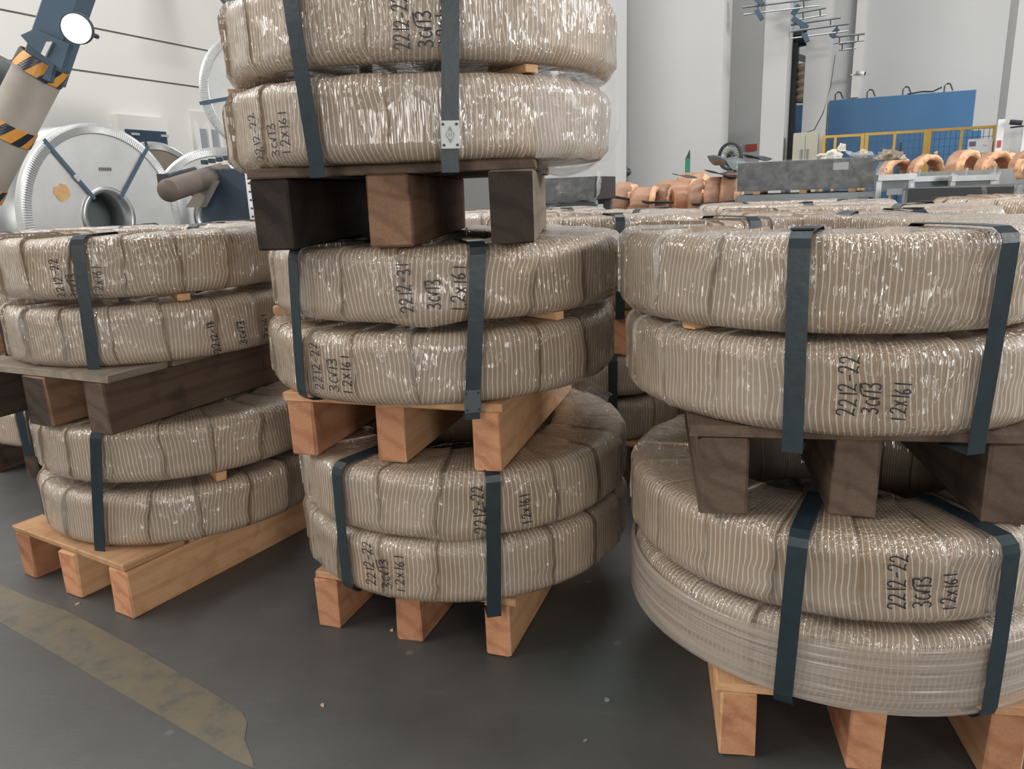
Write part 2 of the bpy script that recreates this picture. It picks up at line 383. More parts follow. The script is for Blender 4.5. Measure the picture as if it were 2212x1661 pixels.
# ================================================================== STRIPED PAPER COILS
CR, Cr, CH, NT = 0.45, 0.252, 0.161, 20
def section():
    pts = []
    def arc(cx, cz, rad, a0, a1, n):
        for i in range(n + 1):
            a = a0 + (a1 - a0) * i / n; pts.append((cx + rad * math.cos(a), cz + rad * math.sin(a), math.cos(a), math.sin(a)))
    ro, ri = 0.025, 0.014
    def line(p, q, n, nx, nz):
        for i in range(1, n): pts.append((p[0] + (q[0] - p[0]) * i / n, p[1] + (q[1] - p[1]) * i / n, nx, nz))
    arc(Cr + ri, ri, ri, PI, 1.5 * PI, 2); line((Cr + ri, 0), (CR - ro, 0), 4, 0, -1)
    arc(CR - ro, ro, ro, 1.5 * PI, 2 * PI, 3); line((CR, ro), (CR, CH - ro), 9, 1, 0)
    arc(CR - ro, CH - ro, ro, 0, 0.5 * PI, 3); line((CR - ro, CH), (Cr + ri, CH), 6, 0, 1)
    arc(Cr + ri, CH - ri, ri, 0.5 * PI, PI, 2); line((Cr, CH - ri), (Cr, ri), 4, -1, 0)
    return pts
SEC = section()
def turn_mesh(seed, tilt, lift, sag=0.0, mat='paper', loose=1.0):
    rr = random.Random(seed); nu = 12; da = 2 * PI / NT; span = 1.34
    sl = [0.0]
    for i in range(1, len(SEC) + 1):
        p, q = SEC[i - 1], SEC[i % len(SEC)]; sl.append(sl[-1] + math.hypot(p[0] - q[0], p[1] - q[1]))
    mb = MB(); uv = []; m = len(SEC); ox = rr.uniform(0, 50)
    cols = [(span * i / nu, None) for i in range(nu + 1)] + [(span, 0.0)]
    for (u, forced) in cols:
        for j, (rad, z, nx, nz) in enumerate(SEC):
            zz = z / CH
            jag = (mnoise.noise(Vector((ox, zz * 5, u * 0.2))) * 0.016) if u > 0.9 else 0.0
            bend = mnoise.noise(Vector((ox + 9, zz * 2.2, 0.0))) * 0.010
            ang = u * da + tilt * (zz - 0.5) + jag + bend
            lf = 0.0010 + 1.6 * lift * (u / span) ** 2.6 + 0.0018 * math.sin(PI * u / span)
            lf += loose * 0.0022 * mnoise.noise(Vector((u * 2.2 + ox, sl[j] * 14, 3.3))) + loose * 0.0012 * mnoise.noise(Vector((u * 6 + ox, sl[j] * 32, 1.3)))
            if u > span * 0.86: lf += loose * 0.0035 * max(0.0, mnoise.noise(Vector((ox + 2, sl[j] * 9, 7.7)))) * (u / span - 0.86) / 0.14
            if forced is not None: lf = 0.0
            if nz < -0.3: lf = max(0.0, lf) * 0.15
            if nz > 0.3: lf *= 0.8
            dz = 0.0
            if sag and z < 0.03 and rad > CR - 0.06: dz = -sag * math.sin(PI * min(1, u / span)) ** 1.5 * (1 - z / 0.03) * min(1, (rad - CR + 0.06) / 0.04)
            r2 = rad + nx * lf
            mb.v.append((r2 * math.cos(ang), r2 * math.sin(ang), z + nz * lf + dz))
            uv.append((u * da * CR + (0.006 * mnoise.noise(Vector((ox + 4, sl[j] * 7, u)))) + tilt * 0.25 * zz * CR * rr.choice((0, 0)), sl[j]))
    nc = len(cols)
    for i in range(nc - 1):
        for j in range(m):
            j2 = (j + 1) % m; mb.f.append((i * m + j, (i + 1) * m + j, (i + 1) * m + j2, i * m + j2))
    me = mb.mesh('paper_turn', mat, True)
    me.polygons.foreach_set('use_smooth', [i < (nc - 2) * m for i in range(len(me.polygons))])   # crisp cut edge of the strip
    ul = me.uv_layers.new(name='UVMap'); dat = []
    for lp in me.loops:
        a = uv[lp.vertex_index]; dat += [a[0], a[1]]
    ul.data.foreach_set('uv', dat)
    return me
TURNS = [turn_mesh(10 + i, rr[0], rr[1], 0, 'paper', rr[2]) for i, rr in enumerate(((0.02, 0.0034, 0.8), (-0.03, 0.0050, 1.1), (0.04, 0.0062, 1.3), (-0.01, 0.0030, 0.7), (0.06, 0.0048, 1.2), (-0.045, 0.0056, 1.4), (0.0, 0.0026, 0.6)))]
PALE = [turn_mesh(40 + i, t, l, 0, 'paper_pale', 0.8) for i, (t, l) in enumerate(((0.02, 0.003), (-0.05, 0.0045), (0.06, 0.0055)))]
SAG = turn_mesh(77, 0.04, 0.0045, 0.013, 'paper', 1.0)
CALM = turn_mesh(78, 0.0, 0.0022, 0, 'paper', 0.4)

GLY = {
 '2': [[(0.02, .76), (.12, .97), (.38, 1.0), (.5, .82), (.42, .55), (.12, .14), (0, .02), (.25, .1), (.6, .02)]],
 '1': [[(.28, 1.0), (.24, 0)]],
 '3': [[(0.02, .92), (.3, 1.0), (.5, .86), (.4, .62), (.18, .53), (.46, .44), (.54, .2), (.32, .0), (0, .1)]],
 'C': [[(.48, .72), (.3, .8), (.08, .55), (.06, .2), (.25, 0), (.5, .12)]],
 'r': [[(.0, .6), (.12, .05), (.3, .9), (.9, 1.12), (1.5, 1.14)]],
 '-': [[(.05, .45), (.55, .5)]],
 '.': [[(.12, .0), (.2, .07)]],
 'x': [[(0, .75), (.5, .05)], [(.5, .8), (0.02, .0)]],
 '6': [[(.42, 1.0), (.12, .6), (.05, .22), (.25, .0), (.48, .18), (.36, .45), (.1, .36)]],
 '8': [[(.4, .85), (.2, 1.0), (.08, .8), (.42, .35), (.3, .02), (.08, .18), (.4, .8)]],
}
ADV = {'1': .5, '.': .38, '-': .72, 'x': .72, 'r': .46, 'C': .62}
def hand_mesh(lines, R, zmax):
    """lines: (text, phi0, z0, phi1, z1, glyph height in m); letters run from (phi0,z0) towards (phi1,z1)"""
    mb = MB(); rr = random.Random(len(lines) * 31 + int(lines[0][2] * 999))
    for (txt, p0, z0, p1, z1, gh) in lines:
        tot = sum(ADV.get(c, .8) for c in txt); L = math.hypot((p1 - p0) * R, z1 - z0); sc = L / tot
        dx = Vector(((p1 - p0) * R, z1 - z0)) / L; dy = Vector((-dx.y, dx.x)); x = 0.0
        for c in txt:
            ky = gh * rr.uniform(.9, 1.1); oy = rr.uniform(-.06, .06) * gh
            for st in GLY[c]:
                P = []
                for (gx, gy) in st:
                    q = dx * (x + gx * sc) + dy * (gy * ky + oy); P.append(Vector((p0 * R + q.x, z0 + q.y)))
                Q = []                                   # smooth the stroke
                for i in range(len(P) - 1):
                    a = P[max(0, i - 1)]; b = P[i]; cc = P[i + 1]; d = P[min(len(P) - 1, i + 2)]
                    for k in range(3):
                        t = k / 3; Q.append(0.5 * ((2 * b) + (cc - a) * t + (2 * a - 5 * b + 4 * cc - d) * t * t + (3 * b - a - 3 * cc + d) * t ** 3))
                Q.append(P[-1]); o = len(mb.v); hw = 0.0012
                for i, p in enumerate(Q):
                    t = (Q[min(i + 1, len(Q) - 1)] - Q[max(0, i - 1)]); t = t.normalized() if t.length > 0 else Vector((1, 0))
                    nrm = Vector((-t.y, t.x)) * hw * (0.8 + 0.5 * math.sin(i * 1.3) ** 2)
                    for sgn in (1, -1):
                        e = p + nrm * sgn; a = e.x / R; mb.v.append((R * math.cos(a), R * math.sin(a), min(max(e.y, 0.012), zmax)))
                for i in range(len(Q) - 1): mb.f.append((o + 2 * i, o + 2 * i + 1, o + 2 * i + 3, o + 2 * i + 2))
            x += ADV.get(c, .8) * sc
    return mb

def hit(px, py, cx, cy, R):
    """front point where the sight line meets an upright cylinder: (phi, z)"""
    d = ray(px, py); ox, oy = -cx, -cy
    a = d.x ** 2 + d.y ** 2; b = ox * d.x + oy * d.y; c = ox * ox + oy * oy - R * R
    disc = b * b - a * c
    t = (-b - math.sqrt(max(0, disc))) / a
    return math.atan2(oy + d.y * t, ox + d.x * t), CAM_H + d.z * t

def wrapped_coil(cx, cy, z, R, label, group, pale=False, milky=False, sag_phi=None, writing=None, seed=0):
    t = thing('wrapped_coil', (cx, cy, z), label, 'steel coil', group); s = R / CR; t.scale = (s, s, 1)
    rr = random.Random(seed); a0 = rr.uniform(0, 2 * PI / NT)
    if sag_phi is not None: a0 = sag_phi - PI / NT * 1.34
    pool = PALE if pale else TURNS; wphi = [w_[1] for w_ in (writing or [])] 
    for k in range(NT):
        a = a0 + 2 * PI * k / NT; me = rr.choice(pool)
        if sag_phi is not None and k == 0: me = SAG
        o = link('paper_turn', me, t); o.rotation_euler = (0, 0, a)
    if milky:
        prof = []; n = 46
        for i in range(n + 1):
            zz = 0.014 + (CH - 0.030) * i / n; prof.append((CR + 0.0168 + 0.0005 * math.sin(i * 2.4) + 0.0004 * math.sin(i * 5.1) - (0.008 if i in (0, n) else 0), zz))
        obj('film_band', MB().lathe(prof, 96, Matrix.Identity(3), False, lambda a, j, r, zz: (r + 0.0015 * mnoise.noise(Vector((math.cos(a) * 3, math.sin(a) * 3, j * 0.25))), zz + 0.004 * math.sin(a * 2 + j * 0.1))), 'milky', t, True)['label'] = 'milky stretch film wound round the rim'
    if writing:
        L = [(tx, p0, z0 - z, p1, z1 - z, gh) for (tx, p0, z0, p1, z1, gh) in writing]
        for ln in L: obj('handwriting', hand_mesh([ln], CR + 0.0118, CH - 0.008), 'ink', t)['label'] = 'black marker handwriting'
    return t

# ------------------------------------------------------------------ straps and pallets
def steel_strap(cx, cy, R, zb, top, pt, pb, label, group, under=0.026, seal=None, width=0.034, out=0.0):
    """a closed steel band: up the outside, over the top, down the bore and back under the pallet boards"""
    t = thing('steel_strap', (cx, cy, zb), label, 'strap', group)
    ri = Cr * R / CR; hgt = top - zb; R = R + out
    path = ([(R + 0.011, -under), (R + 0.011, 0.0)] if under > .01 else [(R - 0.030, -under), (R - 0.008, 0.000), (R + 0.006, 0.012), (R + 0.011, 0.028)]) + [(R + 0.012, hgt * 0.25), (R + 0.012, hgt * 0.5), (R + 0.012, hgt * 0.75), (R + 0.011, hgt - 0.016), (R + 0.006, hgt - 0.001), (R - 0.010, hgt + 0.009),
            (R - 0.06, hgt + 0.010), ((R + ri) / 2, hgt + 0.010), (ri + 0.012, hgt + 0.009), (ri - 0.004, hgt), (ri - 0.009, hgt - 0.02), (ri - 0.009, hgt * .5), (ri - 0.009, -under), ((R + ri) / 2, -under - 0.002)]
    mb = MB(); n = len(path); th = 0.0013
    for (rad, z) in path:
        f = min(1, max(0, z / hgt)); ph = pb + (pt - pb) * f
        rv = Vector((math.cos(ph), math.sin(ph), 0)); tv = Vector((-math.sin(ph), math.cos(ph), 0))
        c = rv * rad + Vector((0, 0, z))
        for sg in (-1, 1): mb.v.append(tuple(c + tv * sg * width / 2))
    for i in range(n):
        j = (i + 1) % n; mb.f.append((2 * i, 2 * i + 1, 2 * j + 1, 2 * j))
    b = obj('band', mb, 'strap', t)
    sm = b.modifiers.new('thickness', 'SOLIDIFY'); sm.thickness = th; sm.offset = 0
    for kind, f in (seal if isinstance(seal, list) else [seal] if seal else []):
        ph = pb + (pt - pb) * (1 if kind == 'top' else f)
        if kind == 'top':
            s_ = obj('strap_seal', MB().box((0, 0, 0), (0.055, width + 0.004, 0.004), None, 0.001), f, t)
            s_.location = (math.cos(ph) * (R - 0.045), math.sin(ph) * (R - 0.045), hgt + 0.0125); s_.rotation_euler = (0, 0, ph)
        else:
            s_ = obj('strap_seal', MB().box((0, 0, 0), (0.004, width + 0.003, 0.052), None, 0.001), 'seal' if kind == 'silver' else 'seal_dark', t)
            s_.location = (math.cos(ph) * (R + 0.0145), math.sin(ph) * (R + 0.0145), hgt * f); s_.rotation_euler = (0, 0, ph)
            # crimp marks and a stamped ring with a lozenge
            for zz in (-0.019, 0.019):
                for yy in (-0.013, 0.013): obj('crimp_mark', MB().tube([(0.0015, yy, zz), (0.0034, yy, zz)], 0.0028, 8), 'darksteel', s_)
            if kind == 'silver':
                mb = MB(); mb.lathe([(0.0070, 0.002), (0.0078, 0.002), (0.0078, 0.0032), (0.0070, 0.0032)], 20, Matrix(((0, 0, 1), (1, 0, 0), (0, 1, 0))))
                for k in (-1, 1):
                    mb.prism([(0.0022, -0.0045, k * 0.0085), (0.0022, 0.0045, k * 0.0085), (0.0022, 0, k * 0.0155)], (0.001, 0, 0))
                for k in (-0.0022, 0.0022): mb.box((0.0027, k, 0), (0.001, 0.0012, 0.007))
                obj('stamped_emblem', mb, 'steel', s_)['label'] = 'stamped ring and arrow emblem'
    return t

def timber(name, d, mat, parent, loc, rz=0.0, seed=0, ch=0.004):
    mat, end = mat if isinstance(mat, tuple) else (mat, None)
    rr = random.Random(seed); mb = MB().box((0, 0, 0), d, None, ch)
    mb.v = [(x + rr.uniform(-.0025, .0025), y + rr.uniform(-.004, .004), z + (rr.uniform(-.0015, .0015) if abs(z) < d[2] / 2 - 0.001 else 0)) for x, y, z in mb.v]
    o = obj(name, mb, mat, parent); o.location = loc; o.rotation_euler = (0, 0, rz)
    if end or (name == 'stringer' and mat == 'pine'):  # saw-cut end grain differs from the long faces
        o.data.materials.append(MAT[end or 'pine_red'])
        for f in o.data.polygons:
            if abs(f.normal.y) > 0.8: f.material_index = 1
    return o
def pallet(cx, cy, z, yaw, ph, label, group, beam='pine', deck='pine', half=0.372, sp=0.243, bw=0.070, seed=0, lat=0.0, along=0.0):
    t = thing('timber_pallet', (cx, cy, z), label, 'pallet', group, yaw); rr = random.Random(seed)
    bt = 0.021; sh = ph - bt
    for i, x in enumerate((-sp, 0, sp)):
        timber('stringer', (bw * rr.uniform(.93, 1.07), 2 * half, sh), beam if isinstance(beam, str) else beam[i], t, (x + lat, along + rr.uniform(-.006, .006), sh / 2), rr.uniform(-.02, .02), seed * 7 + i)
    nb = 4; bwid = (2 * half + 0.01) / nb - 0.012
    for i in range(nb):
        y = -half + bwid / 2 + 0.002 + i * (2 * half + 0.004 - bwid) / (nb - 1)
        timber('deck_board', (2 * sp + bw + rr.uniform(.0, .03), bwid, bt), deck, t, (lat + rr.uniform(-.008, .008), along + y, sh + bt / 2), rr.uniform(-.012, .012), seed * 11 + i + 3, 0.003)
    return t

TXT = {'A': '2212-22', 'A1': '2212-31', 'A8': '2212-18', 'B': '3Cr13', 'D': '1.2x161'}
def wr(cx, cy, R, items):
    out = []
    for (k, x0, y0, x1, y1, gh) in items:
        # glyph feet lie to the right of the reading line: shift half a glyph
        p0, z0 = hit(x0, y0, cx, cy, R + 0.0115); p1, z1 = hit(x1, y1, cx, cy, R + 0.0115)
        p0 += gh * 0.5 / R; p1 += gh * 0.5 / R
        out.append((TXT[k], p0, z0, p1, z1, gh))
    return out

def package(tier_z, ph, cx, cy, R, g, yaw, desc, grp, dx=0.0, straps=(), beam='pine', deck='pine', w_low=None, w_up=None, milky=False, sag=None, half=0.372, lat=0.0, along=0.0, sp=0.243, seed=0, pale=(False, False), spacers=(), pdesc='new pine', bw=0.070):
    zb = tier_z + ph
    pallet(cx, cy, tier_z, yaw, ph, '%s timber pallet %s' % (pdesc, desc[0]), grp + ', pallets', beam, deck, half, sp, bw, seed, lat, along)
    z2 = zb + 0.001 + CH + g
    lo = ('film banded coil, lower one on the %s' if milky else 'striped paper wrapped coil, lower one on the %s') % desc[1]
    wrapped_coil(cx, cy, zb + 0.001, R, lo, 'striped paper wrapped coils', pale[0], milky, None, wr(cx, cy, R, w_low) if w_low else None, seed * 2 + 1)
    sp_phi = hit(sag[0], sag[1], cx + dx, cy, R)[0] if sag else None
    wrapped_coil(cx + dx, cy, z2, R, 'striped paper wrapped coil, upper one on the %s' % desc[1], 'striped paper wrapped coils', pale[1], False, sp_phi, wr(cx + dx, cy, R, w_up) if w_up else None, seed * 2 + 2)
    top = z2 + CH
    for i, st_ in enumerate(straps):
        a, b, seal = st_[:3]; und = st_[3] if len(st_) > 3 else None; ex = st_[4] + ' ' if len(st_) > 4 else ''
        if isinstance(a, tuple): a = hit(*a, cx + dx * .5, cy, R + 0.012)[0]
        if isinstance(b, tuple): b = hit(*b, cx + dx * .5, cy, R + 0.012)[0]
        rel = (a - (yaw - PI / 2) + PI) % (2 * PI) - PI
        steel_strap(cx + dx * .5, cy, R + abs(dx) * .5, zb, top, a, b, 'dark green steel strap %sbinding the %s' % (ex, desc[1]), 'straps ' + desc[0], und if und is not None else (0.026 if abs(rel) < 0.62 else 0.004), seal, out=0.008 if milky else 0.003)
    if g > 0.01:
        for i, a in enumerate(spacers):
            if isinstance(a, tuple): a = hit(*a, cx, cy, R)[0]
            o = timber('spacer_block', (0.13, 0.03, g - 0.006), 'pine', None, (cx + math.cos(a) * (R - 0.075), cy + math.sin(a) * (R - 0.075), zb + 0.006 + CH + (g - 0.006) / 2), a, seed + i, 0.001)
            tag(o, 'small pale wood spacer between the coils of the %s' % desc[1], 'wood block', 'spacers ' + desc[0])
    return top + 0.006

# ---- three-tier stack
CG = 'three-tier stack'
q = package(0.0, 0.162, -0.143, 2.075, 0.456, 0.009, R_(-19.3), ('under the lowest tier of the three-tier stack', 'lowest tier of the three-tier stack'), CG, 0.0,
    [((730, 1040), (750, 1255), None, .004), ((1066, 1050), (1066, 1290), None, .026, 'through handwriting')], ('pine_red', 'pine_red', 'pine'), 'pine', seed=3, sag=(995, 1175),
    w_low=[('A', 803, 1262, 790, 1166, .027), ('B', 836, 1270, 824, 1203, .026), ('D', 866, 1280, 860, 1198, .024)],
    w_up=[('A', 1040, 1150, 1030, 1046, .027), ('B', 1068, 1136, 1060, 1075, .026), ('D', 1138, 1132, 1132, 1066, .024)], along=0.0, lat=-0.02)
q = package(q, 0.161, -0.179, 2.070, 0.460, 0.026, R_(-18.5), ('under the middle tier of the three-tier stack', 'middle tier of the three-tier stack'), CG, 0.020,
    [((644, 570), (660, 848), None, .004), ((1032, 545), (1018, 870), [('dark', 0.05), ('top', 'cream')], .024, 'with dark seal')], ('pine_red', 'pine', 'pine'), 'pine', seed=5, sag=(925, 705), spacers=[(1216, 683), R_(100), R_(190)],
    w_low=[('A', 690, 840, 676, 736, .027), ('B', 722, 846, 716, 770, .027), ('D', 752, 852, 744, 766, .024)],
    w_up=[('A1', 880, 674, 868, 566, .029), ('B', 938, 668, 934, 600, .028), ('D', 992, 674, 992, 572, .028)], along=-0.01)
C2TOP = q
q = package(q, 0.168, -0.203, 1.987, 0.456, 0.022, R_(-5), ('under the top tier of the three-tier stack', 'top tier of the three-tier stack'), CG, 0.018,
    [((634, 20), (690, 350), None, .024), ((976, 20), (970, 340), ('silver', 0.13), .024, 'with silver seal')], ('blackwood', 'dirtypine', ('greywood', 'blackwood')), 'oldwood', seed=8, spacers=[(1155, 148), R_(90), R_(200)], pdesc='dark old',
    w_low=[('A', 563, 345, 540, 240, .024), ('B', 596, 338, 584, 262, .022), ('D', 620, 334, 608, 238, .022)],
    w_up=[('A', 868, 106, 862, -14, .030), ('B', 918, 102, 912, 18, .030), ('D', 962, 98, 954, -4, .026)], sp=0.25, bw=0.085, half=0.39, along=0.0)
# ---- stack with the film-banded coil
RG = 'stack with the film-banded coil'
q = package(0.0, 0.167, 0.736, 1.616, 0.447, 0.024, R_(-11), ('under the tier with the film banded coil', 'tier with the film banded coil'), RG, -0.014,
    [((1728, 1150), (1695, 1470), None, .004), ((2172, 1180), (2125, 1510), None, .004, 'next to handwriting')], ('pine', 'pine_red', 'pine'), 'pine', seed=12, milky=True,
    w_up=[('A', 1936, 1314, 1940, 1194, .030), ('B', 1990, 1312, 1994, 1242, .029), ('D', 2050, 1318, 2054, 1236, .025)], half=0.385)
q = package(q, 0.170, 0.690, 1.623, 0.423, 0.018, R_(-11), ('above the tier with the film banded coil', 'tier above the film banded coil'), RG, -0.020,
    [((1728, 540), (1716, 915), ('top', 'black'), .022, 'with black seal'), ((2166, 560), (2104, 905), None, .022), (R_(110), R_(110), None, .004), (R_(60), R_(60), None, .004)], 'oldwood', 'oldwood', seed=15, spacers=[(1478, 704), R_(80), R_(-20)], pdesc='dark old',
    w_low=[('A', 1826, 897, 1834, 764, .031), ('B', 1874, 895, 1884, 824, .030), ('D', 1936, 912, 1950, 826, .028)], half=0.365, bw=0.082)
# ---- stack beside the yellow floor line
LG = 'stack beside the yellow line'
q = package(0.0, 0.163, -1.10, 2.435, 0.440, 0.033, R_(-31), ('on the floor beside the yellow line', 'floor pallet beside the yellow line'), LG, 0.012,
    [((213, 950), (217, 1170), None, .022), (R_(197), R_(200), None, .022)], ('pine_red', 'pine', 'pine'), 'pine', seed=21, half=0.40, along=-0.058, lat=0.01, sp=0.25, bw=0.08, spacers=[(480, 1030), R_(100), R_(180)], pale=(False, False))
q = package(q, 0.165, -1.135, 2.456, 0.432, 0.026, R_(-26), ('of the second tier beside the yellow line', 'second tier beside the yellow line'), LG, 0.0,
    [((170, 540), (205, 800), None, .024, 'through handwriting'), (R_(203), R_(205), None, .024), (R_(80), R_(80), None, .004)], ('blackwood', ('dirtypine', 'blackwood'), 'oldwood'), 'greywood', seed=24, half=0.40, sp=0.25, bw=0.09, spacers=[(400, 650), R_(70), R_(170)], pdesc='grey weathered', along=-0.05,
    w_low=[('A8', 470, 760, 450, 690, .022), ('B', 526, 744, 520, 690, .021), ('D', 578, 742, 570, 677, .021)],
    w_up=[('A', 133, 642, 112, 556, .024), ('B', 162, 644, 152, 588, .024), ('D', 214, 642, 206, 574, .022)])

# ---- stacks standing behind
def back_stack(cx, cy, R, name, seed, top_straps=3, low=True, zt=None):
    z = 0.0
    for tier in (0, 1):
        d = ('of the %s tier, stack %s' % (('lower', 'upper')[tier], name), '%s tier, stack %s' % (('lower', 'upper')[tier], name))
        rr = random.Random(seed + tier); a = rr.uniform(0, 1)
        st = [(a + 2 * PI * i / 3 - PI * 0.62, a + 2 * PI * i / 3 - PI * 0.62, ('top', rr.choice(('black', 'black', 'seal_dark'))) if (tier and i < 2) else None) for i in range(3)]
        z = package(z, 0.164, cx + rr.uniform(-.02, .02), cy + rr.uniform(-.02, .02), R, 0.019, R_(-24 + rr.uniform(-4, 4)), d, 'stack ' + name, rr.uniform(-.01, .01), st, rr.choice(('pine', 'oldwood')) if tier else 'oldwood', rr.choice(('pine', 'oldwood')), seed=seed + tier * 3, pdesc='plain', pale=(False, bool(rr.getrandbits(1))))
    return z
back_stack(-1.93, 3.42, 0.45, 'behind the yellow line', 51)
back_stack(-1.05, 3.85, 0.45, 'before the ram machine', 57)
back_stack(0.36, 3.20, 0.45, 'behind the three-tier one', 63)
back_stack(0.10, 4.25, 0.45, 'before the black trestle bundle', 69)
back_stack(1.20, 2.72, 0.45, 'behind the film banded coil', 75)
back_stack(1.42, 3.75, 0.45, 'before the grey bundle', 81)
back_stack(2.35, 3.35, 0.45, 'before the long black bundle', 87)

# ================================================================== FLOOR MARKING AND CHIPS
tp = []
lower = [(-260, 1190), (0, 1345), (140, 1425), (300, 1520), (420, 1590), (505, 1642), (548, 1660)]
upper = [(545, 1640), (528, 1600), (534, 1560), (520, 1535), (430, 1480), (330, 1420), (230, 1365), (140, 1318), (70, 1295), (-200, 1165)]
pts = []
for i, p in enumerate(lower + upper):
    c = atz(p[0], p[1], 0.0); pts.append(Vector((c.x, c.y, 0.0012)))
mb = MB(); o0 = 0
mb.v = [tuple(p) for p in pts] + [(p.x, p.y, 0.0) for p in pts]; n = len(pts)
mb.f = [tuple(range(n))] + [(i, n + i, n + (i + 1) % n, (i + 1) % n) for i in range(n)]
tag(fixn(obj('floor_line', mb, 'tape')), 'worn yellow painted line ending raggedly on dark floor', 'floor marking')
for i, (px, py, s, mt) in enumerate(((168, 1305, .006, 'chip'), (697, 1524, .007, 'chip'), (62, 1230, .012, 'chip'), (1312, 1513, .009, 'chip_grey'), (1265, 1600, .005, 'chip_grey'), (847, 1362, .006, 'chip'))):
    p = atz(px, py, 0.0); rr = random.Random(i)
    mb = MB(); m_ = 6; ring = [(s * rr.uniform(.6, 1.3) * math.cos(2 * PI * k / m_), 0.7 * s * rr.uniform(.6, 1.3) * math.sin(2 * PI * k / m_), 0.0) for k in range(m_)]
    mb.prism(ring, (0, 0, 0.003)); o = fixn(obj('floor_chip', mb, mt)); o.location = (p.x, p.y, 0.0); o.rotation_euler = (0, 0, rr.uniform(0, 3))
    tag(o, 'tiny pale chip lying on the dark floor', 'wood chip', 'chips on the floor')

# ================================================================== LOOSE FILM
def crumple(fn, nu, nv, amp, fr, seed):
    def f(u, v):
        p = Vector(fn(u, v)); q = p * fr + Vector((seed, seed, seed))
        return p + Vector((mnoise.noise(q), mnoise.noise(q + Vector((7, 0, 0))), mnoise.noise(q + Vector((0, 9, 0))))) * amp
    return MB().grid(f, nu, nv)
def loose_film(fn, nu, nv, amp, fr, seed, label, mat='film', name='loose_film'):
    o = obj(name, crumple(fn, nu, nv, amp, fr, seed), mat, None, True); return tag(o, label, 'plastic film')
def cyl3(a, r, z, cx=-0.203, cy=1.987): return (cx + r * math.cos(a), cy + r * math.sin(a), z)
loose_film(lambda u, v: cyl3(-0.95 + 1.5 * u, 0.462 + 0.030 * math.sin(PI * v) * math.sin(PI * u) ** 0.7, 1.185 + 0.17 * v), 24, 14, 0.006, 14, 3.1, 'clear film bulging from the side of the top tier', 'film_thin')
loose_film(lambda u, v: cyl3(-0.85 + 1.1 * u, 0.44 - 0.17 * v, 1.181 - 0.030 * math.sin(PI * v) ** .8 * math.sin(PI * u)), 24, 12, 0.010, 16, 5.7, 'crumpled clear film hanging under the top tier', 'film')
loose_film(lambda u, v: (-0.143 + (0.30 + 0.12 * v) * math.cos(-0.7 + 0.5 * u), 2.07 + (0.47 - 0.0 * v) * math.sin(-0.7 + 0.5 * u), 0.655 - 0.075 * v), 14, 12, 0.010, 22, 9.2, 'crinkled clear film tail over a middle tier stringer', 'film')

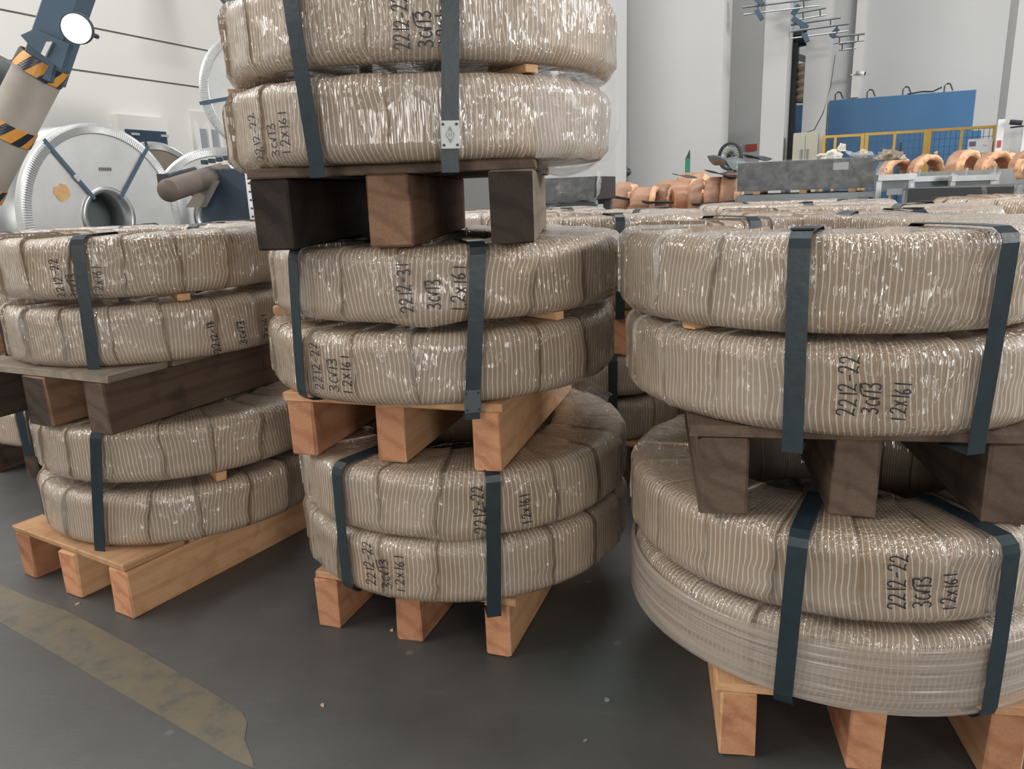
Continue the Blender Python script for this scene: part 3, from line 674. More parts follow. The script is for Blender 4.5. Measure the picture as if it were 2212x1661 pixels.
# ================================================================== BACKGROUND, SILVER COILS
def silver_coil(cx, cy, cz, axis, R, wd, label, ri=0.28, face='galv_bright', straps=((0.9, True), (2.35, False)), stain=False, mark=False, cradle=True):
    """big master coil in galvanised sheet wrap; axis = unit vector out of the near face"""
    ax = Vector(axis).normalized(); F = frame_to(ax); base = Vector((cx, cy, 0)); ctr = Vector((0, 0, cz))
    t = thing('silver_coil', base, label, 'steel coil', 'silver sheet wrapped master coils')
    def T(z): return Matrix.Translation(ctr + ax * z) @ F.to_4x4()
    # outer sheet with a lap ridge
    n = 96
    obj('sheet_wrap', fixn_mb(MB().lathe([(R - 0.01, -wd), (R, -wd), (R, -0.04), (R - 0.012, -0.04)], n, T(0), True, lambda a, j, r, z: (r + 0.003 * mnoise.noise(Vector((math.cos(a) * 2, math.sin(a) * 2, z * 3))), z))), 'galv', t, True)
    obj('lap_band', MB().lathe([(R, -wd * .5 - .02), (R + .006, -wd * .5 - .02), (R + .006, -wd * .5 + .02), (R, -wd * .5 + .02)], n, T(0)), 'galv_bright', t)
    obj('face_plate', MB().lathe([(ri, -0.03), (ri, 0.0), (R - 0.05, 0.0), (R - 0.05, -0.03)], n, T(0), True), face, t)
    # fluted corner ring
    n2 = 960
    obj('fluted_rim', MB().lathe([(R - 0.085, 0.002), (R - 0.075, 0.010), (R - 0.02, 0.014), (R + 0.004, 0.004), (R + 0.008, -0.02), (R + 0.008, -0.07), (R - 0.03, -0.07)], n2, T(0), True, lambda a, j, r, z: (r, z + (0.0035 * math.sin(a * 240) if j in (1, 2) else 0))), 'galv_bright', t)
    obj('bore_ring', MB().lathe([(ri - 0.012, -0.3), (ri - 0.012, 0.012), (ri + 0.035, 0.012), (ri + 0.035, 0.0), (ri, 0.0), (ri, -0.3)], 64, T(0)), 'galv', t, True)
    obj('bore_back', MB().lathe([(0.001, -0.28), (ri - 0.012, -0.28), (ri - 0.012, -0.26), (0.001, -0.26)], 48, T(0)), 'boom_dark', t)
    for (a, clip) in straps:
        rv = Matrix.Rotation(a, 3, 'Z') @ Vector((1, 0, 0)); mid = (R + ri) / 2
        mb = MB().box((0, 0, 0), (R - ri + 0.05, 0.032, 0.004)); b = obj('radial_strap', mb, 'blue_dark', t)
        b.matrix_basis = T(0.018) @ Matrix.Rotation(a, 4, 'Z') @ Matrix.Translation((mid, 0, 0))
        if clip: 
            s_ = obj('strap_seal', MB().box((-0.08, 0, 0.004), (0.06, 0.04, 0.006)), 'seal', b)
    if stain:
        mb = MB(); rr = random.Random(5); ring = []
        for k in range(20):
            a = 2 * PI * k / 20; r = 0.075 * rr.uniform(.8, 1.1); ring.append(T(0.002) @ Vector((-0.42 + r * math.cos(a), 0.22 + r * math.sin(a), 0)))
        mb.prism(ring, ax * 0.001); obj('rust_spot', fixn_mb(mb), 'rust', t)['label'] = 'pale rust coloured spot'
    if mark:
        mb = MB()
        for k in range(6): mb.box(T(0.003) @ Vector((-0.02 + 0.022 * k, 0.42, 0)), (0.014, 0.014, 0.028))
        obj('stencil_mark', mb, 'boom', t)
    if cradle:
        mb = MB(); sd = ax.cross(Vector((0, 0, 1))).normalized()
        zz = max(0.05, cz - R * 0.86)
        for sgn in (-1, 1):
            for k in (-0.15, -wd + 0.15): mb.box(sd * sgn * R * 0.5 + ax * k + Vector((0, 0, zz / 2)), (0.18, 0.18, zz))
        obj('cradle_block', mb, 'oldwood', t)
    return t
def fixn_mb(mb): return mb

p = at(238, 480, 7.0)
silver_coil(p.x, p.y, 1.02, E1, 0.80, 1.15, 'silver coil with fluted rim, two dark radial straps and rust spot', 0.235, 'galv_bright', ((R_(50), False), (R_(128), True)), True, True)
p = hall(-7.15, 6.50)
silver_coil(p.x, p.y, 1.04, E1, 0.75, 1.1, 'silver coil whose face plate is brownish', 0.24, 'brown_face', ((R_(100), False),))
AXC = Vector((0.12, -1, 0)).normalized()
silver_coil(-2.93, 8.0, 0.97, AXC, 0.68, 0.8, 'silver coil behind the dark ram machine', 0.24, 'galv_bright', ((R_(138), False), (R_(60), False)))
silver_coil(-2.36, 8.05, 2.17, Vector((0.3, -1, 0)), 0.61, 0.7, 'silver coil lying on top of two others', 0.24, 'galv_bright', ((R_(190), False), (R_(70), False)), False, False, False)
silver_coil(-1.50, 8.0, 1.00, AXC, 0.70, 0.8, 'silver coil at the far end of the lower row', 0.24, 'galv_bright', ((R_(138), False),))

# dark ram machine: round ram, top rod, body with bolts, wedge brace, white perforated upright
Ym = 5.6
def tri(px, py, Y): return at(px, py, Y)
m0 = tri(480, 470, Ym); t = thing('ram_machine', (m0.x, m0.y, 0), 'dark ram machine with round brown barrel and navy body', 'machine')
def loc(p): return Vector(p) - Vector((m0.x, m0.y, 0))
a = loc(at(362, 412, 4.9)); b = loc(at(455, 382, 5.7))
obj('barrel', MB().tube([a, a + (b - a) * .02, b, b + (b - a) * .35], [0.062, 0.072, 0.074, 0.074], 28), simple('brown_steel_barrel', lin(104, 92, 84), 0.55), t, True)
a2 = loc(at(352, 383, 4.95)); b2 = loc(at(420, 366, 5.6))
rod = obj('guide_rod', MB().tube([a2, b2], 0.018, 12), 'darksteel', t, True)
obj('rod_clamp', MB().box(a2 + Vector((0.0, 0, -0.03)), (0.05, 0.06, 0.10)), 'darksteel', rod)
p0, p1 = loc(at(420, 352, 5.65)), loc(at(560, 345, 5.65))
obj('body', MB().box(((p0.x + p1.x) / 2, p0.y + 0.25, 0.66), (p1.x - p0.x, 0.5, 1.32 + 0.06), None, 0.01), 'navy', t)
for i in range(4):
    c = loc(at(436 + i * 16, 350 - i * 3, 5.6)); obj('bolt', MB().box(c + Vector((0, .05, 0.0)), (0.034, 0.05, 0.03)), 'navy', t)
c0 = loc(at(498, 352, 5.55)); obj('top_bar', MB().box(c0, (0.10, 0.06, 0.022)), 'white', t)
w0, w1, w2, w3 = loc(at(400, 448, 5.5)), loc(at(432, 448, 5.5)), loc(at(462, 390, 5.5)), loc(at(440, 392, 5.5))
fixn(obj('wedge_brace', MB().prism([w0, w1, w2, w3], (0, 0.12, 0)), 'boom', t))
u0 = at(546, 450, 5.3); t = thing('perforated_upright', (u0.x, u0.y, 0), 'pale steel angle upright with a row of holes', 'steel upright')
up_ = obj('angle', MB().box((0, 0, 0.69), (0.052, 0.006, 1.38)).box((0.026, 0.026, 0.69), (0.006, 0.052, 1.38)), 'galv_bright', t)
for i in range(24): obj('hole', MB().tube([(-0.005, -0.0045, 0.08 + i * 0.055), (-0.005, -0.002, 0.08 + i * 0.055)], 0.008, 10), 'darksteel', up_)

# lifting boom with hazard bands
Yb = 5.2
b0, b1 = at(-215, 738, 5.1), at(86, 152, Yb)
d = (b1 - b0).normalized(); rb = 0.142
t = thing('crane_boom', (b0.x, b0.y, 0), 'slanting grey brown boom with orange and black hazard bands', 'crane boom')
o_ = Vector((b0.x, b0.y, 0)); lb = lambda p: Vector(p) - o_
obj('tube', MB().tube([lb(b0), lb(b1)], rb, 40), 'boom', t, True)
for i, (px, py) in enumerate(((104, 156), (30, 283), (-32, 405))):
    r = at(px, py, Yb); f = (r - b0).dot(d); c = lb(b0 + d * f); F = frame_to(d); band = MB(); blk = MB(); n = 40
    hb = 0.052
    band.lathe([(rb + .001, -hb), (rb + .006, -hb), (rb + .006, hb), (rb + .001, hb)], n, Matrix.Translation(c) @ F.to_4x4())
    bo = obj('hazard_band', band, 'orange', t)
    T_ = Matrix.Translation(c) @ F.to_4x4()
    for k in range(7):
        mb = MB(); aa = 2 * PI * k / 7 + .25 * i; q_ = []
        for s in range(5):
            for k2 in range(7):
                an = aa + 0.42 * k2 / 6 + 0.40 * s / 4; q_.append(T_ @ Vector(((rb + .008) * math.cos(an), (rb + .008) * math.sin(an), hb * (k2 / 3 - 1))))
        mb.v = [tuple(x) for x in q_]; mb.f = [(7 * s + k2, 7 * s + 7 + k2, 7 * s + 8 + k2, 7 * s + k2 + 1) for s in range(4) for k2 in range(6)]
        obj('black_stripe', mb, 'tapeblack', bo)
# dark head of the boom: strut, collar plates and dark round body
h0, h1 = at(92, 170, Yb), at(170, -60, Yb + .05)
F = frame_to(h1 - h0); L_ = (h1 - h0).length
obj('strut', MB().box(lb((h0 + h1) / 2), (0.25, 0.19, L_), F, 0.008), 'blue_dark', t)
obj('collar_plate', MB().prism([lb(at(44, 76, Yb - .16)), lb(at(75, 62, Yb - .16)), lb(at(150, 95, Yb - .16)), lb(at(132, 150, Yb - .16)), lb(at(62, 96, Yb - .16))], (0, 0.05, 0)), 'blue_dark', t)
obj('white_decal', MB().prism([lb(at(88, 116, Yb - .175)), lb(at(100, 90, Yb - .175)), lb(at(113, 90, Yb - .175)), lb(at(97, 122, Yb - .175))], (0, 0.02, 0)), 'white', t)
mb = MB(); c = lb(at(-22, 205, Yb + .32))
for k in range(1): mb.lathe([(0.001, -.27), (.10, -.26), (.19, -.19), (.23, 0), (.20, .17), (.11, .26), (.001, .27)], 36, Matrix.Translation(c) @ frame_to(d).to_4x4(), True)
obj('dark_round_body', mb, 'boom_dark', t, True)  # plain dark rounded mass to the left of the tube
obj('foot_plate', MB().box((0, 0, .06), (.5, .5, .12), None, .01), 'boom_dark', t); obj('foot_post', MB().tube([(0, 0, .1), lb(b0)], .1, 20), 'boom_dark', t)
# lamp added as source of the glare at the boom head, form assumed
lp = at(165, 62, Yb - .26); t = thing('glare_lamp', (lp.x, lp.y, lp.z), 'glaring white lamp added for the bright spot at the boom head', 'lamp')
F = frame_to(Vector((0.25, -1, -0.25)))
obj('lamp_glass', MB().lathe([(0.001, .02), (.055, .014), (.08, .0), (.08, -.012), (.001, -.012)], 32, F), 'lamp', t, True)
obj('lamp_housing', MB().lathe([(.08, 0), (.088, .008), (.09, -.04), (.055, -.09), (.001, -.09), (.001, -.012), (.08, -.012)], 32, F), 'darksteel', t, True)
obj('lamp_bracket', MB().tube([(0, .06, 0), (0, .24, 0.0)], .014, 10), 'darksteel', t)
# scrap of sheet on the silver coil
p = at(88, 292, 7.6); mb = MB().grid(lambda u, v: (0.24 * u - .1, .1 * v, 0.03 * math.sin(PI * u) + .004 * v), 8, 2)
o = obj('sheet_scrap', mb, 'darksteel', None, True); o.location = p + Vector((0, 0, 0.0)); so_ = o.modifiers.new('t', 'SOLIDIFY'); so_.thickness = .003
tag(o, 'curled dark sheet scrap on the strapped silver coil', 'metal scrap')

# left wall fittings: roller hatch, window, small wall lamp
def wl_pt(px, py):
    r = ray(px, py); t_ = (AL - CAMP.dot(E1)) / r.dot(E1); return CAMP + r * t_
def wl_rect(px0, py0, px1, py1):
    p = wl_pt(px0, py0); q = wl_pt(px1, py1); return p.dot(E2), q.dot(E2), p.z, q.z
b0_, b1_, z1_, z0_ = wl_rect(240, 247, 356, 308)
t = struct(obj('window_1', hbox(MB(), AL, AL + .10, b0_, b1_, z0_ - .2, z1_), 'wall_warm'))
obj('dark_opening', hbox(MB(), AL + .05, AL + .115, b0_ + .08, b1_ - .06, z0_ - .25, z0_ + .13), 'navy', t)
for k in (.2, .8): obj('clip', hbox(MB(), AL + .115, AL + .13, b0_ + (b1_ - b0_) * k, b0_ + (b1_ - b0_) * k + .12, z0_ + .06, z0_ + .09), 'label', t)
b0_, b1_, z1_, z0_ = wl_rect(408, 240, 482, 335)
t = struct(obj('window_2', hbox(MB(), AL, AL + .06, b0_, b1_, z0_ - .3, z1_), 'wall_warm'))
zt_ = z1_ - (z1_ - z0_) * .4
for k0, k1 in ((.10, .42), (.48, .82)):
    obj('pane', hbox(MB(), AL + .03, AL + .065, b0_ + (b1_ - b0_) * k0, b0_ + (b1_ - b0_) * k1, z0_ - .25, zt_), 'glass', t)
for k in (.06, .45, .84): obj('frame_bar', hbox(MB(), AL + .03, AL + .09, b0_ + (b1_ - b0_) * k - .03, b0_ + (b1_ - b0_) * k + .03, z0_ - .28, zt_ + .06), 'white', t)
p = wl_pt(462, 162); t = thing('wall_camera', p, 'small dark camera fixed to the left wall', 'camera')
obj('camera_body', MB().tube([(0.02, -.02, 0), (0.2, -.14, -0.06)], .06, 12), 'darksteel', t); obj('mount', MB().box((.0, 0, 0.05), (.08, .08, .12)), 'white', t)
# roof strut seen beside the top tier
a, b = at(470, -30, 10.5), at(545, 62, 10.2)
t = obj('roof_brace', MB().tube([a - (b - a) * 1.6, b], .09, 8), 'blue_dark'); tag(t, 'slanting blue grey steel brace beside the top tier coil', 'steel brace')

# ================================================================== BACKGROUND, RIGHT
# --- orange kraft paper coils
def kraft_coil(c, axis, R, ri, wd, label, seed, group, base_drop=True, mat='kraft'):
    ax = Vector(axis).normalized(); F = frame_to(ax); t = thing('kraft_coil', (c.x, c.y, c.z - R), label, 'paper coil', group)
    T_ = Matrix.Translation((0, 0, R)) @ F.to_4x4(); prof = []; ro = min(.05, wd * .3)
    for (cx_, cz_, a0, a1) in ((R - ro, wd / 2 - ro, 0, .5), (ri + ro * .6, wd / 2 - ro, .5, 1), (ri + ro * .6, -wd / 2 + ro, 1, 1.5), (R - ro, -wd / 2 + ro, 1.5, 2)):
        for k in range(4):
            an = PI * (a0 + (a1 - a0) * k / 3); prof.append((cx_ + ro * (1 if cx_ > (R + ri) / 2 else .6) * math.cos(an), cz_ + ro * math.sin(an)))
    def fn(a, j, r, z):
        k = 0.012 * mnoise.noise(Vector((math.cos(a) * 4 + seed, math.sin(a) * 4, j * .5))) + 0.006 * mnoise.noise(Vector((math.cos(a) * 14 + seed, math.sin(a) * 14, j * 1.1)))
        return r + k + 0.004 * (1 - ((a * 11 / (2 * PI) + seed) % 1.0)), z + k
    obj('paper_wrap', MB().lathe(prof, 66, T_, True, fn), mat, t, True)
    zr_ = wd / 2 + .004
    obj('lit_end_ring', MB().lathe([(ri + .006, zr_ - .03), (ri + .014, zr_ + .004), ((ri + R) / 2, zr_ + .012), (R - .03, zr_ + .006), (R - .012, zr_ - .03)], 48, T_, True, fn), 'kraft_light', t, True)  # added ring, its pale colour paints in the lit end face
    # torn flap of paper standing off the rim
    rr = random.Random(seed); an = rr.uniform(.9, 2.2)
    if seed % 3 == 0:
        q0 = T_ @ Vector((R * math.cos(an), R * math.sin(an), wd * .3)); q1 = T_ @ Vector((R * math.cos(an + .35), R * math.sin(an + .35), wd * .45)); q2 = T_ @ Vector((R * 1.12 * math.cos(an + .2), R * 1.12 * math.sin(an + .2), wd * .5))
        mb = MB(); mb.v = [tuple(q0), tuple(q1), tuple(q2)]; mb.f = [(0, 1, 2)]; f_ = obj('paper_flap', mb, 'kraft_light', t); f_.modifiers.new('t', 'SOLIDIFY').thickness = .004
    return t
KG = 'kraft paper coils lying on their sides'
KZ = 0.78                                             # top of the stand they lie on
k0 = Vector((1.03, 6.95, 0))
def kpos(px, back):
    # point on the row line seen at column px
    r = ray(px, 400); r2 = Vector((r.x, r.y, 0)); o2 = k0 + E2 * back
    t_ = (o2.x * E1.y - o2.y * E1.x) / (r2.x * E1.y - r2.y * E1.x); return r2 * t_
ktab = [  # px of centre, py of top, row offset, bore ratio, width, label
 (1350, 394, 0.0, .45, .18, 'small kraft coil beside the film wrapped black bundle'),
 (1394, 399, -.16, .58, .20, 'small kraft coil with an open arch end'),
 (1434, 398, .0, .55, .12, 'thin kraft coil with a crumpled end beside the open arch'),
 (1462, 385, .52, .60, .34, 'wide kraft coil behind the two arch ends'),
 (1495, 374, 1.05, .45, .28, 'kraft coil under the green pole'),
 (1511, 390, 0.0, .45, .138, 'rounded kraft coil next to the wide one'),
 (1545, 383, 0.0, .42, .138, 'kraft coil in the middle of the upright row'),
 (1580, 374, 0.0, .40, .145, 'kraft coil against the grey sheet bundle')]
for i, (px, py, back, rr_, wd, lab) in enumerate(ktab):
    g_ = kpos(px, back); zt = at(px, py, g_.y).z; R = (zt - KZ) / 2
    kraft_coil(Vector((g_.x, g_.y, KZ + R)), E1, R, R * rr_, wd, lab, i + 1, KG)
p = k0 + E1 * 0.46 + E2 * .54; t = thing('coil_stand', (p.x, p.y, 0), 'low timber stand under the kraft coils', 'stand', None, HY)
for i, x in enumerate((-.6, -.2, .2, .6)): timber('post', (.1, 1.38, KZ - .04), 'oldwood', t, (x, 0, (KZ - .04) / 2), 0, 300 + i)
for i, y in enumerate((-.6, -.3, 0, .3, .6)): timber('plank', (1.5, .27, .04), 'pine', t, (0, y, KZ - .02), 0, 310 + i)
def kband(cols):
    out = []
    for px, py, back in cols:
        g_ = kpos(px, back); g_.z = at(px, py, g_.y).z; out.append(g_)
    return MB().tube(out, .010, 8)
tag(obj('binding_band', kband(((1322, 424, -.20), (1360, 430, -.215), (1400, 437, -.345), (1455, 437, -.345))), 'black'), 'black band drawn across the small kraft coils', 'strap')
tag(obj('binding_band', kband(((1496, 441, -.20), (1545, 440, -.22), (1588, 434, -.235))), 'black'), 'black band drawn across the upright kraft row', 'strap')
# sheet scraps on top
def scrap(poly, Y, label, mat='steel', th=.012):
    mb = MB().prism([at(x, y, Y) for x, y in poly], (0, th, 0)); return tag(fixn(obj('sheet_scrap', mb, mat)), label, 'metal scrap')
def curl(px, py, Y, wd, dp, label, lift=.04, mat='steel', rz=0.3):
    c = at(px, py, Y); mb = MB().grid(lambda u, v: (wd * (u - .5), dp * (v - .5), lift * (2 * u - 1) ** 2 + .3 * lift * math.sin(3 * v)), 10, 6)
    o = obj('sheet_scrap', mb, mat, None, True); o.location = c; o.rotation_euler = (0.15, 0.1, rz); o.modifiers.new('t', 'SOLIDIFY').thickness = .004
    return tag(o, label, 'metal scrap')
curl(1567, 362, 6.55, .20, .3, 'curved grey sheet offcut on the upright kraft row', .07)
curl(1562, 378, 6.5, .22, .25, 'flat dark offcut under the curved one', .02, 'darksteel')
curl(1478, 381, 7.35, .16, .2, 'dark offcut on the kraft coil under the green pole', .01, 'darksteel')
curl(1480 + 155, 344, 5.9, .12, .2, 'dark offcut on the grey sheet bundle', .02, 'darksteel')
# green pole with pointed top
p = at(1485, 376, 8.6); z1 = at(1485, 342, 8.6).z; z2 = at(1485, 322, 8.6).z; t = thing('marker_pole', (p.x, p.y, 0), 'green pole with a pointed grey tip', 'pole')
obj('pole', MB().box((0, 0, z1 / 2), (.045, .045, z1)), 'green', t)
obj('pointed_tip', MB().add([(-.0225, -.0225, z1), (.0225, -.0225, z1), (.0225, .0225, z1), (-.0225, .0225, z1), (.022, 0, z2)], [(0, 1, 4), (1, 2, 4), (2, 3, 4), (3, 0, 4)]), 'darksteel', t)
# round fans
def fan(px, py, Y, R, label, rz):
    c = at(px, py, Y); t = thing('drum_fan', (c.x, c.y, 0), label, 'fan', None, rz)
    obj('guard_ring', MB().lathe([(R - .012, -.02), (R + .012, -.02), (R + .012, .02), (R - .012, .02)], 40, Matrix.Translation((0, 0, c.z)) @ frame_to((0, -1, 0)).to_4x4()), 'darksteel', t)
    g_ = MB()
    for k in range(28):
        a = 2 * PI * k / 28; g_.tube([(0.03 * math.cos(a), -.02, c.z + .03 * math.sin(a)), (R * .6 * math.cos(a + .1), -.05, c.z + R * .6 * math.sin(a + .1)), (R * math.cos(a + .2), -.0, c.z + R * math.sin(a + .2))], .004, 4)
    obj('wire_guard', g_, 'galv', t)
    for k in range(4):
        a = PI / 2 * k + .3; mb = MB().add([(.03 * math.cos(a), 0, c.z + .03 * math.sin(a)), (R * .85 * math.cos(a - .3), .03, c.z + R * .85 * math.sin(a - .3)), (R * .85 * math.cos(a + .35), -.02, c.z + R * .85 * math.sin(a + .35))], [(0, 1, 2)])
        o = obj('blade', mb, 'cloth', t); o.modifiers.new('t', 'SOLIDIFY').thickness = .005
    obj('motor', MB().tube([(0, .0, c.z), (0, .18, c.z)], .06, 16), 'darksteel', t); obj('stand_pole', MB().tube([(0, .12, 0.03), (0, .12, c.z)], .02, 10), 'darksteel', t)
    obj('foot', MB().lathe([(.001, 0), (.2, 0), (.2, .02), (.001, .04)], 24, Matrix.Translation((0, .12, 0))), 'darksteel', t)
fan(1577, 338, 9.4, .15, 'round wire fan beside the white wall block end', R_(-50))
fan(1338, 372, 11.5, .155, 'round wire fan half hidden by the white wall end', R_(-60))
# --- grey sheet bundle with stack under it
YS = 5.4
def bundle(pxl, pxr, pyt, pyb, Y, dep, mat, label):
    a = at(pxl, pyt, Y); r = ray(pxr, pyt); o2 = Vector((a.x, a.y, 0)); r2 = Vector((r.x, r.y, 0))
    t_ = (o2.x * E1.y - o2.y * E1.x) / (r2.x * E1.y - r2.y * E1.x); b = r2 * t_; b.z = a.z
    z1 = a.z; z0 = at(pxl, pyb, Y).z; c = (a + b) / 2
    t = thing('sheet_bundle', (c.x, c.y, z0), label, 'sheet bundle', None, HY); wd = (b - a).length
    obj('sheets', MB().box((0, dep / 2, (z1 - z0) / 2), (wd, dep, z1 - z0), None, .004), mat, t)
    return t, wd, z0, z1, c
YW = math.atan2(-0.26, 1)
t, wd, z0, z1, c = bundle(1594, 1892, 352, 414, 5.75, 0.62, 'sheet', 'dark grey sheet bundle wrapped in clear film')
obj('packing_label', MB().box((wd * .26, -.002, (z1 - z0) * .74), (.10, .003, .05)), 'label', t)
f_ = obj('film_wrap', crumple(lambda u, v: (wd * (u - .5) * 1.012, -.012, -.01 + (z1 - z0 + .02) * v), 40, 10, .012, 9, 2.2), 'film_thin', t, True)
obj('film_end', crumple(lambda u, v: (wd * .5 + .008 + .07 * u, -.03 + .03 * u, .0 + (z1 - z0 + .02) * v), 10, 12, .03, 14, 5.1), 'film', t, True)
zs = z0; zl = 0.0
for i, (mt, nm) in enumerate((('sheet_pale', 'pale grey sheet bundle under the dark grey one'), ('sheet_black', 'black sheet bundle on the floor under the pale one'))):
    hgt = (zs - .045) * (.38 if i == 0 else 1.0) if i == 0 else zs - .05
    if i == 1: hgt = zs - 0.0
    tt = thing('sheet_bundle', (c.x, c.y, zs - hgt), nm, 'sheet bundle', None, HY); obj('sheets', MB().box((0, .33, hgt / 2 - .013), (wd, .64, hgt - .026), None, .004), mt, tt)
    for x in (-.35, 0, .35): obj('batten', MB().box((x * wd, .33, hgt - .0125), (.05, .64, .025)), 'pine', tt)
    zs -= hgt
# rags and sack on the bundle
def lump(px, py, Y, sx, sy, sz, label, mat, cat, seed, name, amp=.35):
    c = at(px, py, Y); bm = bmesh.new(); bmesh.ops.create_icosphere(bm, subdivisions=4, radius=1.0); mb = MB()
    for v in bm.verts:
        n_ = v.co.normalized(); k = 1 + amp * mnoise.noise(n_ * 1.6 + Vector((seed, 0, 0))) + amp * .9 * abs(mnoise.noise(n_ * 3.6 + Vector((0, seed, 0))))
        v.co = Vector((n_.x * sx * k, n_.y * sy * k, max(-0.25 * sz, n_.z * sz * k)))
    bm.verts.index_update(); mb.v = [tuple(v.co) for v in bm.verts]; mb.f = [tuple(v.index for v in f.verts) for f in bm.faces]; bm.free()
    o = obj(name, mb, mat, None, True); o.location = c; return tag(o, label, cat)
lump(1795, 340, 5.7, .075, .08, .045, 'crumpled off-white rag heap on the grey sheet bundle', 'cloth', 'rag', 3.0, 'rag_heap', .5)
lump(1818, 324, 5.7, .026, .03, .04, 'folded end of cloth sticking up from the rag heap', 'cloth', 'rag', 6.0, 'rag_fold', .5)
lump(1922, 342, 5.35, .075, .07, .05, 'brown plastic sack lying at the bundle end', 'sack', 'sack', 8.0, 'plastic_sack', .5)
loose_film(lambda u, v: at(1835 + 60 * u, 336 - 12 * v, 5.7) + Vector((0, .12 * v, 0)), 12, 6, .03, 20, 4.4, 'tuft of clear film on the grey sheet bundle', 'film')
p = at(1868, 334, 5.7); tag(obj('bright_offcut', MB().box(p, (.07, .12, .012)), 'galv_bright'), 'bright metal offcut on the grey sheet bundle', 'metal scrap')
# --- black bundle behind the three-tier stack
t, wd, z0, z1, c = bundle(1150, 1284, 386, 436, 5.8, .55, 'sheet_black', 'black sheet bundle in film behind the three-tier stack')
obj('film_wrap', crumple(lambda u, v: (wd * (u - .5) * 1.03, -.015, -.01 + (z1 - z0 + .02) * v), 30, 10, .02, 9, 7.2), 'film_thin', t, True)
obj('film_end', crumple(lambda u, v: (wd * .5 + .03 * v, -.03 + .14 * u, -.02 + (z1 - z0 + .06) * v), 10, 12, .03, 14, 1.1), 'film', t, True)
tt = thing('bundle_trestle', (c.x, c.y, 0), 'steel trestle under the film wrapped black bundle', 'trestle', None, HY)
for x in (-.4, .4):
    for y in (.1, .5): obj('leg', MB().box((x * wd, y, z0 / 2), (.06, .06, z0)), 'steel', tt)
obj('rail', MB().box((0, .1, z0 - .021), (wd * .95, .05, .04)), 'steel', tt); obj('rail', MB().box((0, .5, z0 - .02), (wd * .95, .05, .04)), 'steel', tt)
# --- black bundle on the right and its pale stack with labels
A_, B_ = at(1956, 416, 4.9), at(2192, 390, 4.35)
d_ = (B_ - A_); d_.z = 0; wd = d_.length; yw = math.atan2(d_.y, d_.x); c = (A_ + B_) / 2; zt = (A_.z + B_.z) / 2
t = thing('sheet_bundle', (c.x, c.y, 0), 'long black sheet bundle standing behind the coil stacks', 'sheet bundle', None, yw)
obj('sheets', MB().box((0, .42, zt / 2 + .03), (wd, .8, zt - .06), None, .004), 'sheet_black', t)
for x in (-.3, .3): obj('batten', MB().box((x * wd, .42, .03), (.08, .8, .06)), 'pine', t)
obj('film_wrap', crumple(lambda u, v: (wd * .5 + .004 + .03 * u, -.02 + .10 * u, zt * v), 6, 20, .03, 12, 3.3), 'film', t, True)
obj('film_tail', crumple(lambda u, v: (wd * .22 + .03 * u + .04 * v, -.006, zt - .16 * v), 3, 10, .01, 15, 6.3), 'film_thin', t, True)
# steel frames with labels between the bundles
def frame_stack(px, py, Y, wd, label, seed):
    c = at(px, py, Y); t = thing('label_trestle', (c.x, c.y, 0), label, 'steel frame', None, R_(-10)); z = c.z
    for sx in (-1, 1): obj('leg', MB().box((sx * wd * .42, .04, z / 2), (.035, .05, z)), 'galv', t)
    obj('cross_bar', MB().box((0, 0, z - .02), (wd, .05, .04)), 'galv', t)
    obj('skirt_plate', MB().box((0, .03, z - .075), (wd * .86, .02, .07)), 'steel', t)
    obj('paper_label', MB().box((0, -.004 + .02, z - .115), (wd * .4, .003, .04)), 'label', t)
    obj('film_cover', crumple(lambda u, v: (wd * (.35 + .2 * u), -.04 + .05 * v, z - .16 + .17 * v), 6, 10, .025, 18, seed), 'film', t, True)
frame_stack(1937, 376, 5.2, .24, 'grey steel frame at the film wrapped bundle end', 2.2)
frame_stack(2010, 380, 5.95, .36, 'grey steel frame behind the long black bundle', 4.2)
frame_stack(2105, 378, 5.72, .32, 'grey steel frame below the torn kraft coil', 8.2)
# roller rail carrying the kraft coils on the right
A_, B_ = at(1958, 376, 6.5), at(2300, 356, 5.7)
t = thing('rail_bench', ((A_ + B_).x / 2, (A_ + B_).y / 2, 0), 'long steel rail bench carrying kraft coils', 'bench', None, math.atan2((B_ - A_).y, (B_ - A_).x))
wd = (B_ - A_).length; zr = (A_.z + B_.z) / 2
for y in (0, .42): obj('rail', MB().box((0, y, zr - .06), (wd, .03, .12)), 'galv', t)
obj('deck', MB().box((0, .21, zr - .16), (wd, .42, .02)), 'steel', t)
for x in (-.45, -.15, .15, .45):
    for y in (0, .42): obj('leg', MB().box((x * wd, y, (zr - .17) / 2), (.05, .05, zr - .17)), 'steel', t)
for k in (.1, .42, .6, .86): obj('end_stop', MB().box(((k - .5) * wd, -.02, zr - .02), (.012, .02, .08)), 'galv_bright', t)
for i, (px, py, Y, R, lab, ax_) in enumerate(((1934, 376, 6.9, .15, 'kraft coil beside the brown plastic sack', (.15, -1, 0)), (1998, 378, 6.75, .155, 'kraft coil with a dark open bore on the rail bench', (.15, -1, 0)), (2078, 372, 6.5, .165, 'kraft coil with torn paper hanging down', (.5, -1, 0)), (2146, 369, 6.2, .15, 'kraft coil with light showing through its bore', (.1, -1, 0)), (2166, 362, 6.75, .15, 'kraft coil with ragged paper edge behind the open bore one', (.6, -1, 0)), (2222, 370, 5.95, .15, 'kraft coil at the red ladder end of the bench', (.0, -1, 0)))):
    c = at(px, py, Y); c.z = zr - .15 + R; kraft_coil(c, ax_, R, R * .52, .14, lab, 20 + i, 'kraft coils on the rail bench')
